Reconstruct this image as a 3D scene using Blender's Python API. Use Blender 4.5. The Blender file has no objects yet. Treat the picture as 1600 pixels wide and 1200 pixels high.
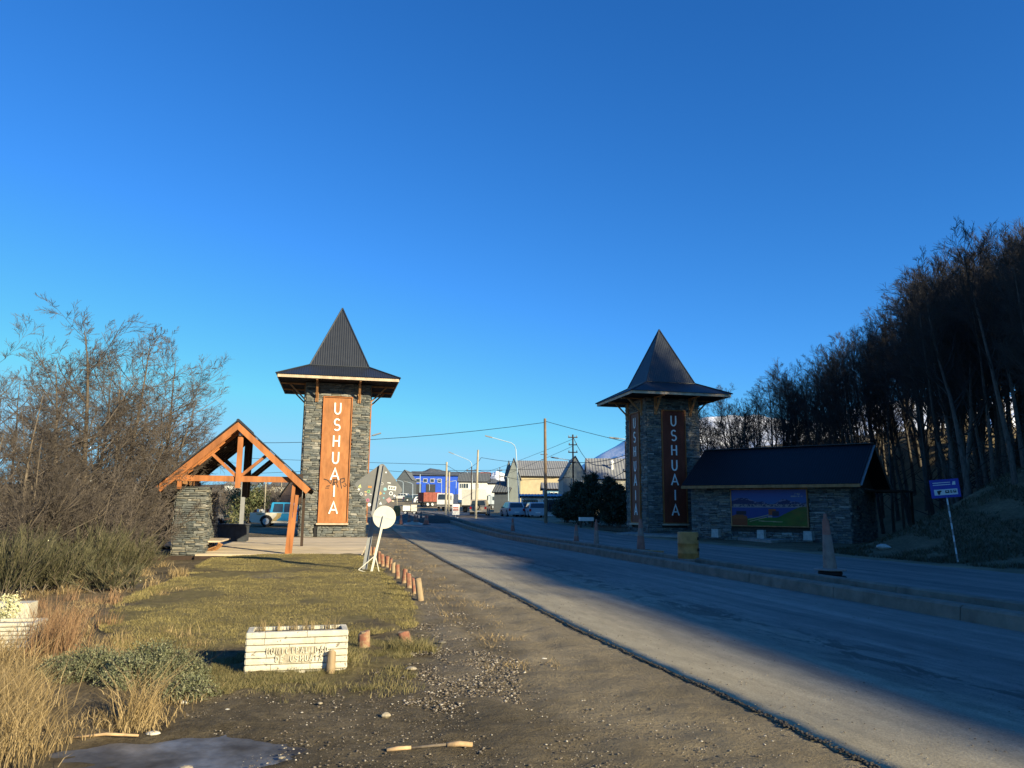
import bpy, math, random
import numpy as np
from mathutils import Vector, Matrix, Euler

random.seed(7)
rng = np.random.default_rng(11)
scene = bpy.context.scene
C = scene.collection
PI = math.pi

# ------------------------------------------------------------------ camera
camd = bpy.data.cameras.new('camera')
cam = bpy.data.objects.new('camera', camd)
C.objects.link(cam)
camd.sensor_fit = 'HORIZONTAL'
camd.sensor_width = 36.0
camd.lens = 27.0
camd.clip_start = 0.1
camd.clip_end = 30000
CAM = Vector((0, 0, 1.6))
Rm = Matrix.Rotation(math.radians(90 + 9.32), 3, 'X') @ Matrix.Rotation(math.radians(0.5), 3, 'Z')
cam.matrix_world = Matrix.Translation(CAM) @ Rm.to_4x4()
scene.camera = cam

# ------------------------------------------------------------------ sky, sun, exposure
SUN_AZ = 132.5          # clockwise from +Y (the view direction)
SUN_EL = 19.0
w = bpy.data.worlds.new('World')
scene.world = w
w.use_nodes = True
nt = w.node_tree
nt.nodes.clear()
sky = nt.nodes.new('ShaderNodeTexSky')
sky.sky_type = 'NISHITA'
sky.sun_disc = False
sky.sun_elevation = math.radians(SUN_EL)
sky.sun_rotation = math.radians(SUN_AZ)
sky.altitude = 100
sky.air_density = 1.0
sky.dust_density = 0.3
sky.ozone_density = 3.5
bg = nt.nodes.new('ShaderNodeBackground')
bg.inputs['Strength'].default_value = 0.096
wo = nt.nodes.new('ShaderNodeOutputWorld')
tint = nt.nodes.new('ShaderNodeMix'); tint.data_type = 'RGBA'; tint.blend_type = 'MULTIPLY'
tint.inputs[0].default_value = 1.0
tint.inputs[7].default_value = (.35, .69, 1.06, 1)      # the camera's cool white balance
nt.links.new(sky.outputs['Color'], tint.inputs[6])
# film response of the sky: a steeper curve for red and green, clipped so no patch outside the frame blows up
sepc = nt.nodes.new('ShaderNodeSeparateColor'); comb = nt.nodes.new('ShaderNodeCombineColor')
nt.links.new(tint.outputs[2], sepc.inputs[0])
for i_, (h_, g_, cap_) in enumerate(((1.38, 1.40, 1.55), (3.4, 1.10, 3.6), (5.2, 1.0, 5.1))):
    prev = sepc.outputs[i_]
    for op_, v_ in (('DIVIDE', h_), ('POWER', g_), ('MULTIPLY', h_), ('MINIMUM', cap_)):
        m_ = nt.nodes.new('ShaderNodeMath'); m_.operation = op_
        nt.links.new(prev, m_.inputs[0]); m_.inputs[1].default_value = v_; prev = m_.outputs[0]
    nt.links.new(prev, comb.inputs[i_])
nt.links.new(comb.outputs[0], bg.inputs['Color'])
nt.links.new(bg.outputs['Background'], wo.inputs['Surface'])

sd = bpy.data.lights.new('sun', 'SUN')
sd.energy = 4.7
sd.angle = math.radians(0.55)
sd.color = (1.0, 0.86, 0.56)
sun = bpy.data.objects.new('sun', sd)
C.objects.link(sun)
az, el = math.radians(SUN_AZ), math.radians(SUN_EL)
sdir = Vector((math.sin(az) * math.cos(el), math.cos(az) * math.cos(el), math.sin(el)))
sun.rotation_euler = sdir.to_track_quat('Z', 'Y').to_euler()
sun.location = sdir * 50
scene.view_settings.view_transform = 'Standard'
scene.view_settings.look = 'None'
scene.view_settings.exposure = 1.0
scene.view_settings.gamma = 1.0
scene.view_settings.use_curve_mapping = False

# ------------------------------------------------------------------ helpers
def ray(px, py):
    return Rm @ Vector(((px - 800) / 1200, -(py - 600) / 1200, -1))

def at(px, py, Y):
    """point at distance Y along the view seen at the photo's pixel"""
    d = ray(px, py)
    return CAM + d * (Y / d.y)

def sm(t):
    t = np.clip(t, 0, 1)
    return t * t * (3 - 2 * t)

PY = [-300, 45, 56, 77, 120, 150, 165, 200, 230, 300, 600, 1200, 4000, 20000]
PZ = [0, 0, .2, .85, 1.3, 1.7, 2.5, 4.5, 6.2, 8.5, 14, 18, 30, 60]

def uu(x, y):
    return .9756 * (x + .225 * y)

def H(x, y):
    """height of the land"""
    x = np.asarray(x, float); y = np.asarray(y, float)
    z = np.interp(y, PY, PZ)
    z = z - .17 * sm((-8 - x) / 3) * sm((y - 15) / 8) * (1 - sm((y - 29) / 8))
    z = z + .12 * sm((-3.2 - x) / 2) * sm((y - 7) / 3) * (1 - sm((y - 13) / 8)) * .5
    u = uu(x, y)
    u0 = np.interp(y, [-200, 33, 38, 41, 60, 66, 90, 120, 200], [19.9, 19.9, 28.5, 32, 33, 27, 28, 45, 90])
    fade = 1 - sm((y - 85) / 60)
    z = z + 4.4 * sm((u - u0) / 12) * fade
    z = z + 3.6 * sm((u - 35) / 12) * sm((y - 46) / 14) * fade
    wy = 1 - sm((y - 14) / 22)
    z = z + 17.3 * sm((u - 27) / 14) * wy * (1 + .035 * np.sin(y * .21 + 1.0) + .02 * np.sin(y * .53)) + np.clip(u - 42, 0, 200) * .12 * wy
    return z

def Hs(x, y):
    return float(H(x, y))

def G(px, py):
    """where the land is met by the sight line of a photo pixel"""
    d = ray(px, py)
    t0, t = 0, 1.0
    step = .5
    while t < 3000:
        p = CAM + d * t
        if p.z < Hs(p.x, p.y):
            break
        t0 = t; t *= 1.03
    for _ in range(30):
        m = (t0 + t) / 2
        p = CAM + d * m
        if p.z < Hs(p.x, p.y): t = m
        else: t0 = m
    p = CAM + d * t
    return Vector((p.x, p.y, Hs(p.x, p.y)))

def hash2(ix, iy, seed):
    h = (ix.astype(np.int64) * 374761393 + iy.astype(np.int64) * 668265263 + seed * 1442695041) & 0xffffffff
    h = ((h ^ (h >> 13)) * 1274126177) & 0xffffffff
    h = h ^ (h >> 16)
    return (h & 0xffff) / 65535.0

def vnoise(x, y, seed=0):
    xi = np.floor(x); yi = np.floor(y)
    fx = x - xi; fy = y - yi
    fx = fx * fx * (3 - 2 * fx); fy = fy * fy * (3 - 2 * fy)
    a = hash2(xi, yi, seed); b = hash2(xi + 1, yi, seed)
    c = hash2(xi, yi + 1, seed); d = hash2(xi + 1, yi + 1, seed)
    return (a * (1 - fx) + b * fx) * (1 - fy) + (c * (1 - fx) + d * fx) * fy

def fbm(x, y, seed=0, octv=4):
    x = np.asarray(x, float); y = np.asarray(y, float)
    s = 0; a = .5; t = 0
    for k in range(octv):
        s = s + a * vnoise(x * 2 ** k, y * 2 ** k, seed + k * 17); t += a; a *= .5
    return s / t

def tag(o, label=None, cat=None, group=None, kind=None):
    if label: o['label'] = label
    if cat: o['category'] = cat
    if group: o['group'] = group
    if kind: o['kind'] = kind
    return o

def empty(name, loc, rz=0, label=None, cat=None, group=None):
    o = bpy.data.objects.new(name, None)
    C.objects.link(o)
    o.location = loc
    o.rotation_euler = (0, 0, rz)
    o.empty_display_size = .2
    return tag(o, label, cat, group)

def link(name, me, parent=None):
    o = bpy.data.objects.new(name, me)
    C.objects.link(o)
    if parent: o.parent = parent
    return o

class MB:
    """collects faces and builds one mesh"""
    def __init__(s): s.v = []; s.f = []; s.m = []
    def add(s, vs, fs, mi=0):
        n = len(s.v); s.v += [tuple(v) for v in vs]
        s.f += [tuple(i + n for i in f) for f in fs]; s.m += [mi] * len(fs)
        return s
    def box(s, c, d, rot=None, mi=0, taper=1.0):
        x, y, z = d[0] / 2, d[1] / 2, d[2] / 2
        vs = [Vector((sx * x * (taper if sz > 0 else 1), sy * y * (taper if sz > 0 else 1), sz * z)) for sz in (-1, 1) for sy in (-1, 1) for sx in (-1, 1)]
        if rot is not None:
            R = rot if isinstance(rot, Matrix) else Euler(rot).to_matrix()
            vs = [R @ v for v in vs]
        vs = [v + Vector(c) for v in vs]
        return s.add(vs, [(0, 2, 3, 1), (4, 5, 7, 6), (0, 1, 5, 4), (2, 6, 7, 3), (0, 4, 6, 2), (1, 3, 7, 5)], mi)
    def b2(s, lo, hi, mi=0):
        return s.box([(a + b) / 2 for a, b in zip(lo, hi)], [abs(b - a) for a, b in zip(lo, hi)], None, mi)
    def beam(s, p, q, w, h, up=(0, 0, 1), mi=0):
        p = Vector(p); q = Vector(q); d = (q - p); L = d.length; d.normalize()
        a = d.cross(Vector(up))
        if a.length < 1e-4: a = d.cross(Vector((0, 1, 0)))
        a.normalize(); b = a.cross(d)
        R = Matrix((a, d, b)).transposed()
        return s.box((p + q) / 2, (w, L, h), R, mi)
    def tube(s, pts, rad, n=6, caps=True, mi=0):
        pts = [Vector(p) for p in pts]
        if not hasattr(rad, '__len__'): rad = [rad] * len(pts)
        base = len(s.v); vs = []; fs = []
        for i, p in enumerate(pts):
            d = (pts[min(i + 1, len(pts) - 1)] - pts[max(i - 1, 0)]).normalized()
            a = d.orthogonal().normalized() if abs(d.z) > .9 else d.cross(Vector((0, 0, 1))).normalized()
            if abs(d.z) > .9: a = (Vector((1, 0, 0)) - d * d.x).normalized()
            b = d.cross(a)
            for k in range(n):
                t = 2 * PI * k / n
                vs.append(p + (a * math.cos(t) + b * math.sin(t)) * rad[i])
        for i in range(len(pts) - 1):
            for k in range(n):
                fs.append((i * n + k, i * n + (k + 1) % n, (i + 1) * n + (k + 1) % n, (i + 1) * n + k))
        if caps:
            fs.append(tuple(range(n - 1, -1, -1))); fs.append(tuple((len(pts) - 1) * n + k for k in range(n)))
        return s.add(vs, fs, mi)
    def lathe(s, c, prof, n=16, mi=0, R=None):
        vs = []; fs = []
        for r, z in prof:
            for k in range(n):
                t = 2 * PI * k / n; v = Vector((r * math.cos(t), r * math.sin(t), z))
                vs.append((R @ v if R else v) + Vector(c))
        for i in range(len(prof) - 1):
            for k in range(n):
                fs.append((i * n + k, i * n + (k + 1) % n, (i + 1) * n + (k + 1) % n, (i + 1) * n + k))
        fs.append(tuple(range(n - 1, -1, -1))); fs.append(tuple((len(prof) - 1) * n + k for k in range(n)))
        return s.add(vs, fs, mi)
    def prism(s, poly, d0, d1, mi=0):
        """poly: list of (a, b) -> x=a, z=b extruded in y from d0 to d1"""
        n = len(poly)
        vs = [(a, d0, b) for a, b in poly] + [(a, d1, b) for a, b in poly]
        fs = [tuple(range(n)), tuple(range(2 * n - 1, n - 1, -1))]
        fs += [(i, i + n, (i + 1) % n + n, (i + 1) % n) for i in range(n)]
        return s.add(vs, fs, mi)
    def mesh(s, name, mat):
        me = bpy.data.meshes.new(name)
        me.from_pydata(s.v, [], s.f)
        for m in (mat if isinstance(mat, (list, tuple)) else [mat]): me.materials.append(m)
        if any(s.m): me.polygons.foreach_set('material_index', s.m)
        me.update()
        return me
    def build(s, name, mat, parent=None, smooth=False):
        me = s.mesh(name, mat)
        if smooth: me.polygons.foreach_set('use_smooth', [True] * len(me.polygons))
        return link(name, me, parent)

def np_mesh(name, V, F, mat, smooth=False, attrs=None):
    """fast mesh: V (n,3), F (m,k) with k=3 or 4"""
    me = bpy.data.meshes.new(name)
    V = np.asarray(V, np.float32); F = np.asarray(F, np.int32)
    k = F.shape[1]
    me.vertices.add(len(V)); me.vertices.foreach_set('co', V.ravel())
    me.loops.add(F.size); me.loops.foreach_set('vertex_index', F.ravel())
    me.polygons.add(len(F)); me.polygons.foreach_set('loop_start', np.arange(0, F.size, k, dtype=np.int32))
    me.polygons.foreach_set('loop_total', np.full(len(F), k, np.int32))
    if smooth: me.polygons.foreach_set('use_smooth', np.ones(len(F), bool))
    me.materials.append(mat)
    if attrs:
        for nm, (kind, arr) in attrs.items():
            a = me.attributes.new(nm, kind, 'POINT')
            a.data.foreach_set('color' if kind == 'FLOAT_COLOR' else 'value', np.asarray(arr, np.float32).ravel())
    me.update(calc_edges=True)
    return me

# ------------------------------------------------------------------ materials
class N:
    def __init__(s, name):
        s.m = bpy.data.materials.new(name); s.m.use_nodes = True
        s.t = s.m.node_tree; s.b = s.t.nodes['Principled BSDF']
        s.b.inputs['Specular IOR Level'].default_value = .3
    def n(s, typ, **kw):
        x = s.t.nodes.new(typ)
        for k, v in kw.items():
            if k.startswith('_'): setattr(x, k[1:], v)
            elif k.startswith('i'): x.inputs[int(k[1:])].default_value = v
            else: x.inputs[k].default_value = v
        return x
    def l(s, a, b): s.t.links.new(a, b)
    def noise(s, scale, detail=4, vec=None, rough=.6, dist=0):
        x = s.n('ShaderNodeTexNoise', Scale=scale, Detail=detail, Roughness=rough, Distortion=dist)
        if vec is not None: s.l(vec, x.inputs['Vector'])
        return x.outputs['Fac']
    def coord(s, kind='Object', scale=None, rot=None):
        c = s.n('ShaderNodeTexCoord').outputs[kind]
        if scale or rot:
            m = s.n('ShaderNodeMapping')
            if scale: m.inputs['Scale'].default_value = scale
            if rot: m.inputs['Rotation'].default_value = rot
            s.l(c, m.inputs['Vector']); c = m.outputs['Vector']
        return c
    def world(s, scale=None, rot=None):
        c = s.n('ShaderNodeNewGeometry').outputs['Position']
        if scale or rot:
            m = s.n('ShaderNodeMapping')
            if rot:
                m0 = s.n('ShaderNodeMapping'); m0.inputs['Rotation'].default_value = rot
                s.l(c, m0.inputs['Vector']); c = m0.outputs['Vector']
            m.inputs['Scale'].default_value = scale or (1, 1, 1)
            s.l(c, m.inputs['Vector']); c = m.outputs['Vector']
        return c
    def ramp(s, fac, stops, interp='LINEAR'):
        r = s.n('ShaderNodeValToRGB'); r.color_ramp.interpolation = interp
        e = r.color_ramp.elements
        while len(e) < len(stops): e.new(.5)
        for el_, (p, c) in zip(e, stops):
            el_.position = p; el_.color = (c if hasattr(c, '__len__') else (c, c, c)) + (() if hasattr(c, '__len__') and len(c) == 4 else (1,))
        s.l(fac, r.inputs['Fac']); return r.outputs['Color']
    def mix(s, fac, a, b, mode='MIX'):
        x = s.n('ShaderNodeMix', _data_type='RGBA', _blend_type=mode)
        for sock, v in ((x.inputs[0], fac), (x.inputs[6], a), (x.inputs[7], b)):
            if hasattr(v, 'is_output'): s.l(v, sock)
            elif isinstance(v, (int, float)): sock.default_value = v if sock == x.inputs[0] else (v, v, v, 1)
            else: sock.default_value = tuple(v) + (1,)
        return x.outputs[2]
    def math(s, op, a, b=0.0):
        x = s.n('ShaderNodeMath', _operation=op)
        for i, v in enumerate((a, b)):
            if hasattr(v, 'is_output'): s.l(v, x.inputs[i])
            else: x.inputs[i].default_value = v
        return x.outputs[0]
    def attr(s, name, out='Fac'):
        return s.n('ShaderNodeAttribute', _attribute_name=name).outputs[out]
    def bump(s, h, strength=.3, dist=.02):
        b = s.n('ShaderNodeBump', Strength=strength, Distance=dist)
        s.l(h, b.inputs['Height']); s.l(b.outputs[0], s.b.inputs['Normal'])
    def col(s, c):
        if hasattr(c, 'is_output'): s.l(c, s.b.inputs['Base Color'])
        else: s.b.inputs['Base Color'].default_value = tuple(c) + (1,)
    def rough(s, r):
        if hasattr(r, 'is_output'): s.l(r, s.b.inputs['Roughness'])
        else: s.b.inputs['Roughness'].default_value = r

def simple(name, c, rough=.7, var=.18, scale=6, bump=0, bscale=40, metal=0, spec=.3, stretch=None, objrand=0, kind='Object'):
    """base colour with mottling, optional relief and per-object variation"""
    q = N(name)
    v = q.coord(kind, stretch)
    f = q.noise(scale, 5, v)
    lo = tuple(max(0, x * (1 - var)) for x in c); hi = tuple(min(1, x * (1 + var)) for x in c)
    o = q.ramp(f, [(.3, lo), (.7, hi)])
    if objrand:
        oi = q.n('ShaderNodeObjectInfo').outputs['Random']
        o = q.mix(1.0, o, q.ramp(oi, [(0, 1 - objrand), (1, 1 + objrand)]), 'MULTIPLY')
    q.col(o); q.rough(rough)
    q.b.inputs['Metallic'].default_value = metal
    q.b.inputs['Specular IOR Level'].default_value = spec
    if bump: q.bump(q.noise(bscale, 5, v), bump, .01)
    return q.m

M = {}
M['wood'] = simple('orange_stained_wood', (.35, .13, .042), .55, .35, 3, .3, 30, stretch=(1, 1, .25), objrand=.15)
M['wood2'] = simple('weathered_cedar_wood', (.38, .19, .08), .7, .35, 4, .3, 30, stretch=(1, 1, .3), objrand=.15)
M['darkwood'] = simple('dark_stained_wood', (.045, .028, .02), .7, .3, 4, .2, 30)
M['palewood'] = simple('pale_fascia_board', (.5, .40, .29), .75, .25, 3, .2, 30)
M['roofmetal'] = simple('dark_grey_corrugated_sheet', (.022, .026, .034), .42, .15, 2, 0, spec=.5)
M['soffit'] = simple('dark_soffit_boards', (.022, .018, .018), .8, .2, 5)
M['mortar'] = simple('dark_mortar', (.05, .048, .042), .95, .3, 10, .5, 60)
M['white'] = simple('white_paint', (.8, .79, .74), .6, .05, 5)
M['letter'] = simple('white_letter_paint', (.86, .85, .80), .5, .03, 5)
M['black'] = simple('black_paint', (.015, .015, .016), .5, .1, 5)
M['rubber'] = simple('black_rubber', (.02, .02, .021), .85, .2, 10, .2, 40)
M['glass'] = simple('dark_glass', (.03, .045, .06), .12, .1, 2, spec=.6)
M['steel'] = simple('galvanised_steel', (.42, .44, .46), .45, .12, 8, metal=.5)
M['greymetal'] = simple('grey_painted_metal', (.25, .255, .26), .5, .12, 5)
M['concrete'] = simple('pale_concrete', (.42, .41, .38), .9, .2, 6, .3, 60)
M['darkconcrete'] = simple('sooty_dark_block', (.045, .05, .058), .9, .3, 6, .3, 60)

def stone_mat():
    q = N('slate_stone')
    r = q.n('ShaderNodeObjectInfo').outputs['Random']
    a = q.attr('rnd')
    f = q.math('FRACT', q.math('ADD', a, q.math('MULTIPLY', r, 7.31)))
    base = q.ramp(f, [(0, (.06, .068, .07)), (.2, (.12, .13, .13)), (.4, (.18, .18, .16)), (.58, (.09, .105, .11)), (.72, (.22, .195, .15)), (.86, (.15, .155, .145)), (1, (.30, .285, .25))])
    v = q.world((1, 1, 3))
    n1 = q.noise(9, 6, v)
    o = q.mix(1.0, base, q.ramp(n1, [(.3, .6), (.72, 1.45)]), 'MULTIPLY')
    q.col(o); q.rough(.8)
    q.bump(q.noise(22, 6, q.world((1, 1, 4))), .5, .02)
    return q.m
M['stone'] = stone_mat()

# ------------------------------------------------------------------ ground
def poly_w(pts): return np.array([[p.x, p.y] for p in (G(*q) for q in pts)])
def sdist(X, Y, poly):
    """signed distance to a polygon, negative inside"""
    d = np.full(X.shape, 1e9); ins = np.zeros(X.shape, bool)
    n = len(poly)
    for i in range(n):
        ax, ay = poly[i]; bx, by = poly[(i + 1) % n]
        ex, ey = bx - ax, by - ay
        t = np.clip(((X - ax) * ex + (Y - ay) * ey) / (ex * ex + ey * ey + 1e-12), 0, 1)
        d = np.minimum(d, np.hypot(X - ax - t * ex, Y - ay - t * ey))
        c = ((ay > Y) != (by > Y)) & (X < (bx - ax) * (Y - ay) / (by - ay + 1e-12) + ax)
        ins ^= c
    return np.where(ins, -d, d)

LAWN = poly_w([(150, 988), (165, 960), (225, 925), (290, 900), (318, 880), (330, 873), (450, 868), (555, 866), (590, 885), (630, 925), (655, 955), (650, 985), (560, 998), (520, 1000), (385, 1012), (260, 1030), (190, 1018)])
ROUGH = poly_w([(330, 1050), (370, 1015), (540, 1000), (660, 990), (660, 1030), (620, 1060), (540, 1085), (440, 1095), (350, 1085)])
DRY = poly_w([(-200, 1199), (-250, 1000), (-150, 880), (240, 868), (215, 915), (170, 950), (140, 985), (230, 1035), (330, 1070), (310, 1110), (230, 1150), (120, 1170), (60, 1199)])
PUD = poly_w([(118, 1182), (190, 1163), (285, 1152), (345, 1143), (392, 1160), (420, 1180), (404, 1199), (420, 1225), (250, 1240), (110, 1230)])
GRAV = poly_w([(655, 945), (680, 950), (735, 1000), (790, 1055), (770, 1075), (720, 1075), (735, 1110), (690, 1120), (665, 1075), (668, 1030), (676, 1000), (655, 975)])
GRAV2 = poly_w([(388, 903), (420, 899), (470, 899), (482, 903), (440, 908), (395, 909)])
VERGE = poly_w([(600, 838), (640, 850), (700, 905), (780, 975), (870, 1060), (800, 1060), (740, 1000), (690, 950), (650, 905), (610, 870)])
edge_px = [(1365, 1197), (1150, 1095), (1025, 1040), (900, 982), (800, 930), (690, 875), (640, 846), (612, 826)]
ew = sorted([(p.y, p.x) for p in (G(*q) for q in edge_px)])
ew = [(ew[0][0] - 6, ew[0][1] + 1.0)] + ew
EY = np.array([a for a, b in ew] + [150.0]); EX = np.array([b for a, b in ew] + [ew[-1][1] - .225 * (150 - ew[-1][0])])
def uL(y): return uu(np.interp(y, EY, EX), y)
K1, K2, R2 = 9.25, 10.55, 18.0     # kerb lines and the far edge of the second carriageway

nx = np.concatenate([-np.geomspace(16, 4000, 60)[::-1], np.arange(-15.9, 5, .09), np.arange(5, 36, .7), np.geomspace(36.5, 4000, 50)])
ny = np.concatenate([-np.geomspace(6, 400, 20)[::-1], np.arange(-5, 4.2, .6), 4.3 * 1.0105 ** np.arange(0, 235), np.geomspace(51, 300, 70), np.geomspace(320, 12000, 30)])
GX, GY = np.meshgrid(nx, ny)
GZ = H(GX, GY)
GU = uu(GX, GY)
near = 1 - sm((np.hypot(GX, GY) - 30) / 25)
sl, sr, sdr, sp, sg, sg2, sv = [sdist(GX, GY, q) for q in (LAWN, ROUGH, DRY, PUD, GRAV, GRAV2, VERGE)]
edge_n = (fbm(GX * 2.2, GY * 2.2, 5, 4) - .5)
lawn = sm((-sl + edge_n * .8) / .25)
rough = sm((-sr + edge_n * 1.2) / .4) * .75
dry = sm((-sdr + edge_n * 1.0) / .5)
pud = sm((-sp + edge_n * 1.3) / .35 + .2)
grv = sm((-sg + edge_n * 1.0) / .3) + sm((-sg2 + edge_n * .6) / .15)
vrg = sm((-sv + edge_n * .8) / .5)
micro = (fbm(GX * 3.3, GY * 3.3, 3, 3) - .5) * .055 + (fbm(GX * 10, GY * 10, 31, 2) - .5) * .045
tracks = np.sin((GU * 1 + .3 * vnoise(GX * .4, GY * .4, 8)) * 9) * .010 * sm((GU - .6) / 1) * (1 - sm((GY - 14) / 8))
onroad = sm((GU - uL(GY) + .03) / .09)
micro = micro * (1 - .8 * sm((GU - uL(GY) + .35) / .35) * (GU < 18))
flat = np.maximum(onroad, 0)
GZ = GZ + near * (micro + tracks) * (1 - lawn * .6) * (1 - pud) * (1 - flat * .9) + .055 * lawn * near + .03 * rough - .045 * pud + .02 * dry
GZ = GZ - .04 * flat * (GU < R2 - .1)
far = 1 - near
GZ = GZ + far * (fbm(GX * .05, GY * .05, 9, 3) - .5) * np.where(GY > 300, 6, 0)
ridx = np.arange(GX.size).reshape(GX.shape)
F = np.stack([ridx[:-1, :-1], ridx[:-1, 1:], ridx[1:, 1:], ridx[1:, :-1]], -1).reshape(-1, 4)
bank = sm((GU - 19.3 + edge_n) / .7) * (GY < 70)
forest = np.clip(bank * .25 + sm((-16 - GX) / 3) * (GY < 60), 0, 1)
col = np.stack([np.clip(lawn + rough, 0, 1), np.clip(grv, 0, 1), np.clip(dry + vrg * .55 + forest, 0, 1), pud], -1).reshape(-1, 4)

def ground_mat():
    q = N('earth_and_turf')
    sep = q.n('ShaderNodeSeparateColor'); a = q.n('ShaderNodeAttribute', _attribute_name='mask')
    q.l(a.outputs['Color'], sep.inputs[0])
    L, Gv, D = sep.outputs[0], sep.outputs[1], sep.outputs[2]
    P = a.outputs['Alpha']
    p = q.world()
    n1 = q.noise(.9, 6, p); n2 = q.noise(7, 6, p, .7); n3 = q.noise(45, 5, p, .7)
    mud = q.ramp(n1, [(.3, (.085, .068, .042)), (.5, (.14, .112, .07)), (.7, (.20, .16, .10))])
    mud = q.mix(1.0, mud, q.ramp(n2, [(.3, .62), (.7, 1.35)]), 'MULTIPLY')
    # dusty bands left along the carriageway by traffic
    uu_ = q.attr('u')
    band = q.ramp(uu_, [(0, 0.0), (1, 1.0)])
    mud = q.mix(q.math('MULTIPLY', band, .8), mud, q.ramp(n1, [(.35, (.26, .215, .14)), (.65, (.38, .315, .21))]))
    turf = q.ramp(n2, [(.25, (.10, .085, .033)), (.5, (.19, .155, .065)), (.75, (.28, .225, .105))])
    turf = q.mix(q.ramp(n1, [(.5, 0), (.64, .85)]), turf, (.11, .085, .055))
    dryc = q.ramp(n2, [(.25, (.10, .075, .04)), (.55, (.20, .15, .085)), (.8, (.30, .235, .14))])
    grc = q.ramp(n3, [(.3, (.12, .10, .07)), (.5, (.24, .205, .155)), (.7, (.42, .38, .31))])
    o = q.mix(L, mud, turf)
    o = q.mix(q.math('MULTIPLY', D, .85), o, dryc)
    o = q.mix(q.math('MULTIPLY', Gv, .35), o, grc)
    wet = q.ramp(P, [(.0, 1.0), (.6, .5)])
    o = q.mix(1.0, o, wet, 'MULTIPLY')
    spk = q.ramp(q.noise(120, 2, p, .5), [(.66, 0), (.7, 1)])
    o = q.mix(q.math('MULTIPLY', spk, .35), o, (.42, .38, .31))
    q.col(o)
    q.rough(q.ramp(P, [(0, .95), (.8, .5)]))
    q.b.inputs['Specular IOR Level'].default_value = .15
    h = q.math('ADD', q.noise(14, 8, p, .75), q.math('MULTIPLY', n3, .35))
    q.bump(h, 1.0, .06)
    return q.m
M['ground'] = ground_mat()
ub = np.clip((sm((GU - .8) / 1.8)) * (1 - sm((GU - 19) / 1)), 0, 1)
ub = np.where(GY > 48, 1, ub) * (fbm(GX * .5, GY * .5, 77, 3) * .6 + .55)
me = np_mesh('ground', np.stack([GX, GY, GZ], -1).reshape(-1, 3), F, M['ground'], True,
             {'mask': ('FLOAT_COLOR', col), 'u': ('FLOAT', ub.ravel())})
tag(link('ground', me), kind='structure')

def strip(name, ua, ub_, ys, zoff, mat, nu=20, wob=0.0, kind='structure', endcap=True):
    """sheet between two offsets from the camera-side road frame"""
    ys = np.asarray(ys)
    a = ua(ys) if callable(ua) else np.full(ys.shape, ua)
    b = ub_(ys) if callable(ub_) else np.full(ys.shape, ub_)
    if wob: a = a + (fbm(ys * 3, ys * 0, 3, 5) - .5) * wob
    t = np.linspace(0, 1, nu) ** 1.2
    U = a[:, None] * (1 - t) + b[:, None] * t
    if wob: U[:, 1] = U[:, 0] + .006
    Yv = np.repeat(ys[:, None], nu, 1)
    X = U / .9756 - .225 * Yv
    Z = H(X, Yv) + zoff + (fbm(X * 1.2, Yv * 1.2, 4, 3) - .5) * .012
    Z[:, 0] -= .05 if wob else 0

    Z[:, 1] -= .0
    idx = np.arange(U.size).reshape(U.shape)
    F = np.stack([idx[:-1, :-1], idx[:-1, 1:], idx[1:, 1:], idx[1:, :-1]], -1).reshape(-1, 4)
    me = np_mesh(name, np.stack([X, Yv, Z], -1).reshape(-1, 3), F, mat, False,
                 {'u': ('FLOAT', U.ravel()), 's': ('FLOAT', (Yv * 1.03).ravel())})
    return tag(link(name, me), kind=kind)

def road_mat(name, dusty, u0):
    q = N(name)
    cb = q.n('ShaderNodeCombineXYZ'); u = q.attr('u'); s = q.attr('s')
    q.l(u, cb.inputs[0]); q.l(q.math('MULTIPLY', s, .06), cb.inputs[1])
    lanes = q.noise(1.6, 6, cb.outputs[0], .62, .4)
    cb2 = q.n('ShaderNodeCombineXYZ'); q.l(u, cb2.inputs[0]); q.l(q.math('MULTIPLY', s, .35), cb2.inputs[1])
    patch = q.noise(2.2, 8, cb2.outputs[0], .75, .6)
    fine = q.noise(60, 4, q.world(), .7)
    asp = q.ramp(lanes, [(.3, (.13, .125, .115)), (.5, (.20, .185, .165)), (.7, (.29, .265, .23))])
    dust = q.ramp(lanes, [(.3, (.26, .225, .15)), (.7, (.40, .345, .235))])
    f = q.math('SUBTRACT', 1.0, q.math('DIVIDE', q.math('SUBTRACT', u, u0), dusty))
    f = q.math('ADD', f, q.math('MULTIPLY', q.math('SUBTRACT', lanes, .5), 1.2))
    o = q.mix(q.ramp(f, [(0, 0), (.8, .92)]), asp, dust)
    # worn dark patches where the dust has broken off
    bandd = q.ramp(q.math('ABSOLUTE', q.math('SUBTRACT', u, 5.9)), [(0, 1), (.9, 0)])
    br = q.math('MULTIPLY', q.ramp(patch, [(.50, 0), (.54, 1)]), bandd)
    o = q.mix(q.math('MULTIPLY', br, .75), o, (.06, .058, .052))
    o = q.mix(1.0, o, q.ramp(fine, [(.3, .7), (.7, 1.3)]), 'MULTIPLY')
    med_ = q.noise(5, 6, cb2.outputs[0], .75)
    o = q.mix(1.0, o, q.ramp(med_, [(.3, .8), (.7, 1.18)]), 'MULTIPLY')
    q.col(o); q.rough(.85)
    q.b.inputs['Specular IOR Level'].default_value = .2
    q.bump(q.math('ADD', fine, q.math('MULTIPLY', br, -.8)), .35, .012)
    return q.m
M['road'] = road_mat('dusty_asphalt', 3.0, 3.2)
M['road2'] = road_mat('dusty_asphalt_far_side', .8, 10.4)
ys = np.concatenate([-np.linspace(30, 1, 12), 1.0 * 1.012 ** np.arange(0, 420)])
ys = ys[ys < 118]
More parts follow.
